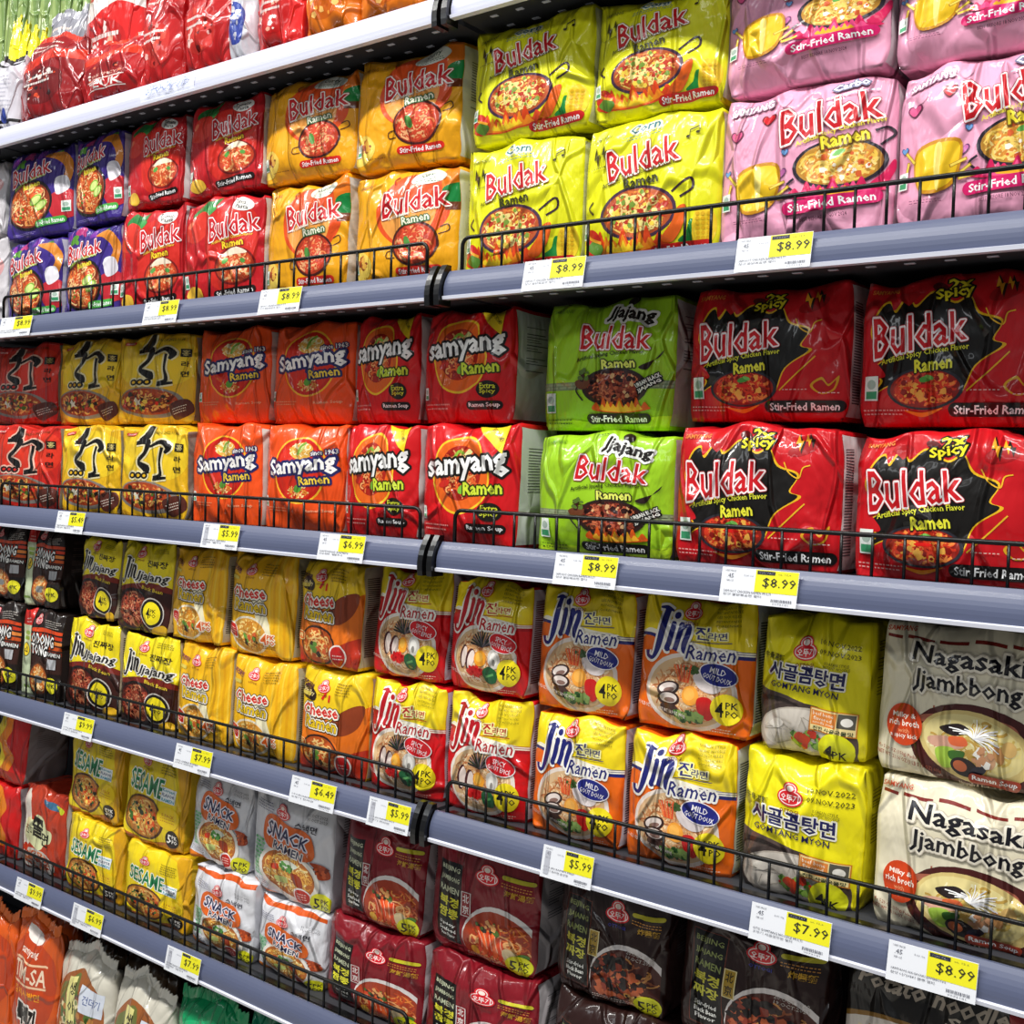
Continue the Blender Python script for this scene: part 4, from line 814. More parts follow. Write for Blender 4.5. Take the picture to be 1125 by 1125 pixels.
def d_sesame(seed):
    a = Art('e6ba1a', 1.15, side='caa41a', seed=seed, sideink='9a7a14')
    a.b([(-.05, 1.0), (.8, 1.0), (.86, .6), (.82, .2), (.7, -.05), (-.05, -.05)], 'ecd01c'); a.b([(.82, 1.0), (1.05, 1.0), (1.05, -.05), (.86, -.05), (.92, .4)], 'd9a016')
    a.bowl(.36, .27, .33, .235, '5a3a22', 'c07a30', ['e0a04a', 'f0c878', 'c8702c', 'e8b860', 'd86a2c'], 190, th=.016)
    a.part('bowl_picture'); a.specks(.36, .27, .26, .17, 50, ['d8501c', '3f6a2a', 'e8c05a', '2a2a1c'], (.02, .05)); a.e(.34, .31, .035, .03, '2f3a22'); a.part('wrapper')
    a.b([(-.05, .06), (.4, .02), (.8, .08), (.8, -.05), (-.05, -.05)], 'b8682a')
    a.part('title_lettering'); a.t('SESAME', .385, .63, .54, .20, '107a48', -5, .03, ((.08, 'f0f2e4'),))
    a.part('flavor_lettering'); a.rect(.64, .49, .84, .64, 'eef2f2', -5)
    for i, (s_, c) in enumerate((('Korean', '1d8aa0'), ('FLAVOR', '2a3a6a'), ('RAMEN', '3aa0b8'))): a.t(s_, .74, .615 - i * .05, .17, .032, c, -5, .03)
    a.part('flavor_badge'); a.e(.76, .33, .15, .12, 'f4cf12'); a.t('5 PACK', .76, .36, .16, .03, 'c87a14', -5, .02); a.fine(.76, .31, .2, .06, 2, 'd08a1c', -5)
    count_badge(a, .82, .125, .105, '5', '241c1a', 'f6f2ea'); a.emblem(.35, .87, .08); a.fine(.72, .84, .24, .15, 5, '7d6a14', -4)
    return a.xf(1,.01,.94,0)
def d_snack(seed):
    a = Art('d9d9de', 1.10, side='c8c8cf', seed=seed)
    a.b([(-.05, .12), (.2, .07), (.5, .03), (.8, .05), (1.05, .12), (1.05, -.06), (-.05, -.06)], 'e07a1e'); a.rect(-.02, 1.03, 1.02, 1.1, 'd8591a')
    for i in range(11):
        for j in range(4): a.rect(.07 + j * .038 + (i % 2) * .012, .20 + i * .033, .10 + j * .038 + (i % 2) * .012, .222 + i * .033, ['7cc88a', '4fae6a', 'a6dcae'][(i + j) % 3])
    a.part('bowl_picture'); a.e(.53, .30, .36, .25, 'e9e4da', -8); a.e(.53, .305, .315, .205, 'b8682c', -8); a.noodles(.53, .30, .30, .19, 240, ['f0c468', 'd8943a', 'f8e2a0', 'c07830', 'e8b04e'], .013)
    a.b([(.44, .40), (.56, .44), (.66, .40), (.54, .35)], 'dfe4d2'); a.specks(.52, .37, .08, .04, 18, ['3f7a34', '5a9a44'], (.02, .04)); a.b([(.58, .33), (.70, .32), (.72, .22), (.62, .24)], '9a3a1c'); a.b([(.34, .36), (.42, .38), (.42, .33), (.35, .32)], 'd8401c'); a.b([(.36, .25), (.50, .27), (.52, .22), (.40, .20)], 'c8d27a')
    a.b([(.80, .48), (.94, .46), (.98, .36), (.88, .34), (.86, .42)], 'b0451e'); a.specks(.9, .41, .07, .06, 14, ['7a2a14', 'd8602c']); a.part('wrapper')
    a.b([(.20, .66), (.24, .78), (.36, .82), (.56, .76), (.74, .74), (.84, .62), (.82, .50), (.66, .47), (.50, .52), (.32, .50), (.22, .56)], 'dc6420')
    a.part('title_lettering'); a.t('SNACK', .52, .655, .50, .12, '1c1c4c', -9, .025, ((.12, 'e8e4ee'),), tap=.3); a.t('RAMEN', .54, .525, .36, .07, '1c1c4c', -9, .02, ((.14, 'f0eae6'),))
    a.part('flavor_lettering'); a.t('스낵면', .73, .775, .24, .065, '1c1c2c', -4, .02)
    a.part('flavor_label'); a.b([(.63, .07), (.62, .19), (.72, .22), (.80, .17), (.78, .08)], 'f2e8e4'); a.b([(.64, .08), (.635, .18), (.72, .205), (.785, .165), (.765, .09)], 'c42a20'); a.fine(.71, .14, .11, .07, 3, 'f6cfc4')
    count_badge(a, .90, .105, .115, '5', 'e2e020'); a.emblem(.47, .865, .085, False); a.fine(.23, .88, .24, .10, 4, '55557a', -5); a.t('31.OCT.2022', .84, .90, .2, .026, '4a4a52', -3, .0); a.t('31.OCT.2023', .84, .86, .2, .026, '4a4a52', -3, .0)
    a.fine(.16, .15, .2, .06, 3, '6a6a72', -5)
    return a.xf(1,0,.93,-.045)
def d_beijing(seed, dark):
    base = '2a1512' if dark else '7f1420'
    a = Art(base, 1.12, side='3a2624' if dark else 'b9b2b4', seed=seed, strip=None)
    if dark: a.rect(.085, .12, .345, .875, '7a3a2a')
    a.rect(.09, .125, .34, .87, '0f0d0c')
    F = [('BEIJING', .80), ('JJAJANG' if dark else 'JJAMBBONG', .705), ('RAMEN', .61)]
    a.part('title_lettering')
    for s_, y in F: a.t(s_, .215, y, .205, .055, '8f9a5a' if dark else 'c9cfae', -2, .02)
    a.t('북경', .215, .50, .20, .085, 'cfc83a' if dark else 'e6e03a', -2, .035); a.t('짜장' if dark else '짬뽕', .215, .395, .20, .085, 'dcd84a' if dark else 'e6e03a', -2, .035)
    a.part('flavor_lettering')
    for i, s_ in enumerate(('Stir-fried', 'Black Bean', 'Flavor') if dark else ('Spicy', 'Seafood', 'Stew Flavor')): a.t(s_, .215, .29 - i * .05, .17 - .02 * (i == 2), .035, 'e6e6e0', -2, .02)
    a.part('bowl_picture'); a.e(.70, .22, .34, .37, 'e4dcd8', 0); a.e(.69, .20, .325, .345, 'a83c20' if not dark else '4a1c14', 0)
    if dark: a.noodles(.68, .2, .3, .3, 60, ['8a4a2a', 'c88a4a'], .014); a.specks(.62, .26, .25, .24, 130, ['2a1412', '5a2018', '8f3420', 'b85a34', '1a1010'], (.03, .065)); a.noodles(.80, .12, .14, .10, 40, ['d8984a', 'e8b868'], .014)
    else:
        a.noodles(.72, .2, .3, .3, 150, ['d8682e', 'e88a3e', 'c84a22', 'f0b070'], .015)
        for i in range(5): a.s([(.50 + i * .055, .38 - i * .01), (.55 + i * .045, .28), (.53 + i * .05, .17), (.48 + i * .055, .10)], [.03, .055, .045, .02], ['e2461c', 'f06a34'][i % 2]); a.s([(.52 + i * .055, .34), (.555 + i * .045, .27), (.55 + i * .05, .19)], .009, 'f8b896')
        a.specks(.62, .40, .14, .05, 18, ['2a2a20', '4f6a2c', 'e0a060'], (.02, .045)); a.e(.80, .18, .06, .08, 'dcc69a', 15); a.e(.90, .20, .05, .03, '4f7a2c', 10); a.e(.47, .13, .04, .05, 'e8b03a', 0)
    a.part('wrapper'); a.rect(-.02, -.12, 1.02, .055, base); a.rect(-.02, -.12, .345, .10, base); a.rect(.96, -.02, 1.02, .6, base)
    a.fine(.58, .075, .4, .035, 2, 'd0c0b8')
    a.part('seal_mark'); a.rect(.345, .42, .435, .64, 'e6d8a0' if dark else 'e8dcd8', 0); a.rect(.353, .427, .427, .633, 'a8882a' if dark else '8f1822'); a.t('北', .39, .58, .055, .075, '1c1410' if dark else 'f4ece8', 0, .02); a.t('京', .39, .48, .055, .075, '1c1410' if dark else 'f4ece8', 0, .02)
    a.emblem(.58, .84, .105); a.part('flavor_lettering'); a.rr(.84, .87, .26, .04, 'c9c02a'); a.fine(.84, .80, .26, .05, 2, 'c8883a', -3); a.t('炸醬麵' if dark else '海鮮湯麵', .85, .735, .22 if not dark else .17, .055, 'c99a2a', -3, .02)
    if dark: a.t('20.OCT.2022', .80, .53, .22, .028, 'c8c0b8', -6, .0); a.t('19.OCT.2023', .80, .49, .22, .028, 'c8c0b8', -6, .0)
    count_badge(a, .87, .105, .115, '5', 'd8d81e')
    return a.xf(1,0,.90,-.03)
def d_potato(seed):
    a = Art('16120f', .9, side='b8b4b0', seed=seed)
    a.part('title_lettering')
    a.t('Potato noodle', .48, .77, .82, .13, 'b5a898', -3, .035, shear=.25); a.t('Soup', .72, .62, .3, .10, 'b5a898', -3, .035, shear=.25)
    a.part('bowl_picture'); a.e(.35, .24, .5, .32, '8a6428', 0); a.e(.35, .24, .46, .29, 'd8cfc4', 0); a.noodles(.35, .24, .4, .26, 90, ['e8d8b0', 'd0a860'], .02); a.part('wrapper'); a.b([(.9, .85), (1.05, .9), (1.05, .6), (.92, .6)], '9a1c1c')
    return a
# top and bottom shelf bags
def d_snackbag(base, band, hue, word=None, seed=0, extra=()):
    a = Art(base, 1.35, seed=seed, strip=band)
    a.b([(-.05, .78), (.3, .74), (.7, .80), (1.05, .74), (1.05, .62), (.7, .68), (.3, .62), (-.05, .66)], band)
    a.b([(.2, .55), (.5, .6), (.8, .5), (.75, .25), (.4, .2), (.2, .35)], hue)
    a.specks(.5, .4, .3, .2, 24, list(extra) or ['e8d8d0', 'c8401c', '2a1010'], (.02, .07))
    if word: a.part('title_lettering'); a.rect(.22, .20, .80, .36, base); a.rect(.22, .345, .80, .36, 'f0dcd4'); a.rect(.22, .19, .80, .205, 'f0dcd4'); a.t(word, .51, .275, .52, .11, 'f2e6e0', 0, .03); a.t('THE SPICY', .5, .41, .4, .04, 'f0b0a0', 0, .02); a.part('wrapper')
    else: a.part('title_lettering'); a.fine(.5, .86, .6, .12, 2, 'f0dcd0'); a.fine(.48, .47, .5, .14, 2, 'f2ece6'); a.part('wrapper')
    return a
def d_clear(seed):
    a = Art('c9c6cf', 1.5, seed=seed, strip='2a2426'); a.rect(-.02, .12, 1.02, .16, '1a1618'); a.rect(-.02, .9, 1.02, .94, '1a1618'); a.fine(.5, .5, .7, .5, 9, 'a8a6b4'); a.b([(.55, .2), (.7, .3), (.75, .18), (.6, .12)], '3a4a9a'); return a
def d_orangebag(seed, word=False):
    a = Art('d85a1c', 1.5, seed=seed, strip='e8702a')
    a.b([(.05, .8), (.5, .9), (.95, .8), (.95, .4), (.5, .3), (.05, .4)], 'c2441c')
    a.part('title_lettering')
    if word:
        a.rect(.12, .735, .9, .75, 'f4c8a0'); a.t('TIM-SA', .52, .665, .74, .11, 'f6dcc0', -2, .02); a.rect(.12, .58, .9, .595, 'f4c8a0'); a.t('김치사발면', .5, .53, .6, .05, 'f0a01c', -2, .03); a.t('뚝배기', .52, .38, .42, .13, '1c1410', -8, .10, ((.12, 'f0e6dc'),)); a.t('뚝배기', .52, .38, .42, .13, '1c1410', -8, .05); a.t('samyang', .5, .80, .4, .05, 'f6e0d0', 4, .02)
    else: a.t('라볶이', .5, .62, .6, .16, 'f8e0c0', -4, .04, ((.1, 'a8341c'),)); a.e(.5, .25, .35, .14, '3a1c14'); a.noodles(.5, .25, .3, .12, 60, ['e88a3a', 'd8602c'], .02)
    a.part('wrapper'); a.b([(.3, .95), (.6, .96), (.7, .9), (.4, .88)], 'f6ece4'); return a.xf(.88, .10, 1, 0)
def d_vegbag(seed, green='5fb52a'):
    a = Art('cfcabb', 1.6, seed=seed, strip='dcd8cc')
    a.b([(.08, .70), (.3, .86), (.6, .88), (.9, .74), (.93, .4), (.8, .1), (.15, .12), (.06, .4)], '9a5a2e'); a.b([(.14, .68), (.32, .80), (.55, .82), (.55, .2), (.2, .2)], '6a7038')
    a.specks(.5, .45, .38, .32, 120, ['c8a860', '3a3a1c', '8a4a22', 'e0d2a0', '4f6a2c', 'b87a3a'], (.03, .09)); a.part('flavor_lettering'); a.rect(.36, .18, .52, .84, 'e2da8a', 3)
    for i, c in enumerate('생야채면'): a.t(c, .44, .76 - i * .13, .11, .085, '2a2818', 0, .03)
    a.part('flavor_label'); a.rect(.60, .62, .92, .80, 'd6dce8', -4); a.t('건더기', .76, .71, .22, .06, '5a6a9a', -4, .03); a.part('wrapper')
    a.b([(-.15, .22), (.3, .12), (.7, .06), (1.15, .04), (1.15, -.05), (-.15, -.05)], green); a.rr(.35, .07, .2, .012, 'e6f0dc'); return a.xf(.92, .06, 1, 0)
def d_plain(base, c2, seed, c3='e8e4dc'):
    a = Art(base, 1.3, seed=seed, strip=base); a.b([(.1, .8), (.6, .9), (.95, .7), (.8, .5), (.3, .6)], c2); a.specks(.5, .5, .4, .35, 24, [c2, c3], (.03, .09)); return a
def bags(): pass

# ------------------------------------------------------------------ the setting
def structure(name, x0, x1, y0, y1, z0, z1, m):
    o = mesh_obj(name, *boxvf(x0, x1, y0, y1, z0, z1), m); o['kind'] = 'structure'; return o
structure('wall_back', -4.9, 0.75, 0.46, 0.50, 0.0, 2.9, WALLM)
structure('floor', -4.9, 1.6, -4.0, 0.50, -0.05, 0.0, FLOORM)

# ------------------------------------------------------------------ the gondola shelves
JOIN, BAYW = -1.1077, 1.27
LIP = {'A': 2.0951, 'B': 1.6945, 'C': 1.30, 'D': 0.9005, 'E': 0.5268, 'F': 0.125}
DECK = {k: v + 0.036 for k, v in LIP.items()}
NAMES = {'A': 'topmost', 'B': 'second', 'C': 'third', 'D': 'fourth', 'E': 'fifth', 'F': 'lowest'}
BAYS = [(-JOIN * 0 + JOIN - 2 * BAYW, 'far'), (JOIN - BAYW, 'middle'), (JOIN, 'near')]
def lip_profile(n=8, top=0.043):
    out = []
    for i in range(n + 1):
        t = i / n; out.append((0.004 + 0.012 * t ** 2.2 - .002 * math.sin(t * math.pi), 0.003 + t * (top - .003)))
    return out
for k, z in LIP.items():
    for x0, bn in BAYS:
        xa, xb = x0 + 0.006, x0 + BAYW - 0.006
        r = empty('store_shelf', ((xa + xb) / 2, 0, z)); w = (xb - xa) / 2
        tag(r, f'grey metal shelf, {NAMES[k]} from the top in the {bn} bay, with curved price rail', 'shelf', 'shelves of the noodle aisle')
        mesh_obj('deck', *boxvf(-w, w, 0.016, 0.455, 0.012, 0.0355), DECKM, r)
        prof = lip_profile(); back = [(y + 0.004, zz) for y, zz in prof[::-1]]
        mesh_obj('price_rail', *extrude_x(prof + back, -w + 0.010, w - 0.010), RAILT if k == 'A' else RAILM, r)
        mesh_obj('rail_edge', *extrude_x([(0.001, 0.0), (0.0, 0.0045), (0.0045, 0.006), (0.012, 0.004), (0.012, 0.0)], -w + 0.010, w - 0.010), LIPM, r)
        mesh_obj('front_ledge', *boxvf(-w + .01, w - .01, 0.0205, 0.0445, 0.0356, 0.0360), BLKPL, r)
        for s in (-1, 1):   # black curved end caps
            cp = [(0.022, -0.008)] + [(-0.004 + 0.016 * t ** 2.2 - .003 * math.sin(t * math.pi), -0.008 + t * 0.060) for t in [i / 8 for i in range(9)]] + [(0.022, 0.052)]
            xx = sorted((s * (w + 0.002), s * (w - 0.008))); mesh_obj('end_cap', *extrude_x(cp, *xx), BLKPL, r)
        if k in 'AB':       # row of small slots along the underside
            V, F = [], []
            for i in range(26):
                for j in range(2):
                    x = -w + .05 + i * (2 * w - .1) / 25; v, f = boxvf(x - .006, x + .006, .05 + j * .04, .056 + j * .04, .0112, .0125); F += [tuple(q + len(V) for q in ff) for ff in f]; V += v
            mesh_obj('slot_pattern', V, F, LIPM, r)
        if k in 'BCDE':     # the black wire fence standing behind the rail
            f = empty('wire_fence', ((xa + xb) / 2, 0.022, z + 0.040))
            tag(f, f'black wire fence along the front of the {NAMES[k]} shelf in the {bn} bay', 'wire fence', 'wire fences along the shelf fronts')
            h, e = 0.050, w - 0.028; pts = [(-e, 0, 0), (-e, 0, h - .012)]
            for i in range(1, 6): t = i / 6 * math.pi / 2; pts.append((-e + .012 * (1 - math.cos(t)), 0, h - .012 + .012 * math.sin(t)))
            pts.append((-e + .012, 0, h)); pts += [(-x_, y_, z_) for x_, y_, z_ in pts[::-1]]
            mesh_obj('top_rail', *tube(pts, 0.0029, 8), BLACK, f, True)
            mesh_obj('bottom_rail', *tube([(-e, 0, 0.001), (e, 0, 0.001)], 0.0026, 8), BLACK, f, True)
            if k in 'DE': mesh_obj('base_channel', *boxvf(-e, e, .0035, .0145, -.003, .0025), BLKPL, f)
            nw = 33; me = None
            for i in range(1, nw):
                x = -e + 2 * e * i / nw
                if me is None: o = mesh_obj('upright_wire', *tube([(0, -.0005, 0.0005), (0, -.0005, h)], 0.0020, 6), BLACK, f, True); me = o.data
                else: o = bpy.data.objects.new('upright_wire', me); COL.objects.link(o); o.parent = f
                o.location = (x, 0, 0)
# slotted uprights behind the shelves
for i, (x, w_) in enumerate(((JOIN - BAYW, 'far'), (JOIN, 'near'), (JOIN + BAYW, 'last'))):
    tag(mesh_obj('shelf_upright', *boxvf(x - .014, x + .014, .44, .459, 0, 2.85), BLKPL), f'black slotted steel upright at the {w_} joint between shelf bays', 'upright', 'uprights of the shelving')

# ------------------------------------------------------------------ price tags
def price_tag(px0, px1, k, py, price, where, style=0, sub=('SAMYANG RAMEN', '라면 멀티')):
    xa, _ = at(px0, py, -0.003); xb, _ = at(px1, py, -0.003); W = xb - xa; z = LIP[k]; H = 0.0415
    r = empty('price_tag', ((xa + xb) / 2, -0.0035, z + 0.0005)); tag(r, f'white and yellow price tag reading {price}, {where}', 'price tag', 'price tags along the shelf rails')
    tl = 0.20; pp = {}
    def flat(name, shapes, lay):
        V, F, C = [], [], []
        for tris, c in shapes:
            for t in tris:
                o_ = len(V)
                a2 = (t[1][0] - t[0][0]) * (t[2][1] - t[0][1]) - (t[2][0] - t[0][0]) * (t[1][1] - t[0][1])
                if a2 < 0: t = t[::-1]
                for u, v in t: V.append(((u - .5) * W, v * H * tl - lay, v * H)); C.append(lin(c))
                F.append((o_, o_ + 1, o_ + 2))
        m = build_mesh(name, np.array(V), None, np.array(F), np.array(C), CARD); m.polygons.foreach_set('use_smooth', np.zeros(len(F), bool))
        o = bpy.data.objects.new(name, m); COL.objects.link(o); o.parent = pp.get('price_panel', r) if name == 'price_lettering' else r; pp[name] = o
    R = lambda x0, y0, x1, y1: [((x0, y0), (x1, y0), (x1, y1)), ((x0, y0), (x1, y1), (x0, y1))]
    V, F = boxvf(-W / 2, W / 2, 0, .0008, 0, H); V = [(x, y + zz * tl, zz) for x, y, zz in V]
    o = mesh_obj('card', V, F, CARD, r); ca = o.data.color_attributes.new('Col', 'FLOAT_COLOR', 'POINT'); ca.data.foreach_set('color', np.tile((*lin('e6e8ee'), 1), (8, 1)).astype(np.float32).ravel())
    flat('price_panel', [(R(.45, .36, .995, .99), 'e9e21e')], .0003)
    def tx(s, cx, cy, w, h, c, bold=.0):
        core, _, _ = glyphs(s, bold, 0.0); _, lo, hi = glyphs(s, 0.0, 0.0)
        return [tuple(map(tuple, q)) for q in ((core - (lo + hi) / 2) / (hi - lo) * (w, h) + (cx, cy))], c
    rr = random.Random(int(px0)); S = [(R(.47, .865, .70, .965), '26283a')]
    S.append(tx('YOU PAY', .585, .915, .19, .06, 'e9e9ee')); S.append(tx('ea. 12.6', .82, .905, .16, .045, '8a8a3a'))
    for i, (w_, h_) in enumerate(((.14, .05), (.09, .12), (.09, .05))): S.append(tx(('UNIT PRICE', '.45', 'PER OZ')[i], .12, .91 - i * .14, w_, h_, '6a6c78'))
    S.append(tx('5.00 Oz', .36, .80, .12, .045, '6a6c78')); S.append(tx(sub[0], .36, .33, .62, .07, '5a5c66')); S.append(tx(sub[1], .30, .235, .50, .07, '5a5c66'))
    x = .68
    while x < .93: wd = rr.uniform(.004, .014); S.append((R(x, .12, x + wd, .20), '6a6c78')); x += wd + rr.uniform(.006, .012)
    S.append(tx('0073141', .80, .07, .2, .045, '8a8c96'))
    if style: S.append((R(.06, .12, .16, .85), 'b8bac4'))
    flat('small_print', S, .0006); flat('price_lettering', [tx(price, .76, .635, .42, .30, '26281c', .0)], .0008)

SB = ('SAM HOT CHICKEN RAMEN MULTI', '삼양 불닭볶음면 멀티')
for a_ in ((-2, 32, 'B', 358, '$8.99', 'at the far end, second shelf', 0, SB), (156, 193, 'B', 342, '$8.99', 'below the red tomato packs', 0, SB), (283, 328, 'B', 327, '$8.99', 'below the first orange curry packs', 0, SB),
           (573, 640, 'B', 302, '$8.99', 'below the yellow corn packs', 0, SB), (807, 890, 'B', 280, '$8.99', 'below the pink packs', 0, SB),
           (60, 90, 'C', 574, '$5.49', 'below the yellow calligraphy packs', 0), (220, 260, 'C', 590, '$5.99', 'below the plain orange packs', 1), (348, 398, 'C', 604, '$6.99', 'below the red extra spicy packs', 0),
           (607, 676, 'C', 628, '$8.99', 'under the lime green packs', 0, SB), (790, 875, 'C', 648, '$8.99', 'under the red and black packs', 0, SB),
           (67, 100, 'D', 795, '$9.99', 'below the dark brown and yellow packs', 0, ('OTG JIN JJAJANG', '오뚜기 진짜장')), (190, 230, 'D', 832, '$7.99', 'below the cheese noodle packs', 0, ('OTG CHEESE RAMEN', '오뚜기 치즈라면')), (317, 366, 'D', 872, '$6.49', 'in the middle bay of the fourth shelf', 0, ('OTG JIN RAMEN HOT', '오뚜기 진라면')),
           (402, 448, 'D', 898, '$5.99', 'beside the joint, fourth shelf', 1, ('OTG JIN RAMEN HOT', '오뚜기 진라면')), (593, 649, 'D', 962, '$5.99', 'below the orange mild packs', 1, ('OTG JIN RAMEN MILD', '오뚜기 진라면 순한맛')), (822, 911, 'D', 1028, '$7.99', 'below the yellow beef bone soup packs', 0, ('OTG GOMTANG NOODLE MULTI', '오뚜기 사골곰탕면 멀티')), (973, 1073, 'D', 1068, '$8.99', 'below the cream coloured packs', 0, ('SAMYANG NAGASAKI JJAMBBONG', '삼양 나가사키 짬뽕 멀티')),
           (15, 44, 'E', 988, '$9.99', 'at the far end, fifth shelf', 0), (77, 110, 'E', 1016, '$6.99', 'below the yellow sesame packs', 1), (180, 217, 'E', 1068, '$7.99', 'below the white snack packs', 1)):
    price_tag(*a_)
# faded sticker on the topmost rail
xa, _ = at(153, 105, 0); xb, _ = at(212, 90, 0)
r = empty('rail_sticker', ((xa + xb) / 2, 0.0, LIP['A'] + .006)); tag(r, 'pale worn sticker on the topmost price rail with faded lettering', 'sticker')
w = (xb - xa) / 2
prof = [(-.0012 + 0.012 * t ** 2.2 - .002 * math.sin(t * math.pi) + .004, t * .034) for t in [i / 6 for i in range(7)]]
mesh_obj('sticker_sheet', *extrude_x(prof + [(y + .0006, z_) for y, z_ in prof[::-1]], -w, w), mat('pale_sticker', 'dde0f0', .4), r)
core, lo, hi = glyphs('STOCK UP!', .015, 0.2)
q = (core - (lo + hi) / 2) / (hi - lo) * (w * 1.55, .018); V = []; F = []
for t in q:
    a2 = (t[1][0] - t[0][0]) * (t[2][1] - t[0][1]) - (t[2][0] - t[0][0]) * (t[1][1] - t[0][1])
    if a2 < 0: t = t[::-1]
    F.append((len(V), len(V) + 1, len(V) + 2)); V += [(u + w * .05, -.0004 + .012 * ((v + .017) / .034) ** 2.2 - .0005 - .0019 * math.sin((v + .017) / .034 * math.pi) - .0009, v + .017) for u, v in t]
mesh_obj('lettering', V, F, mat('faded_ink', '8f9cc4', .5), r)

# ------------------------------------------------------------------ noodle packs
ART = {}
def art(key, fn, *args):
    if key not in ART: ART[key] = fn(len(ART) + 1, *args)
    return ART[key]
GAP = 0.0016
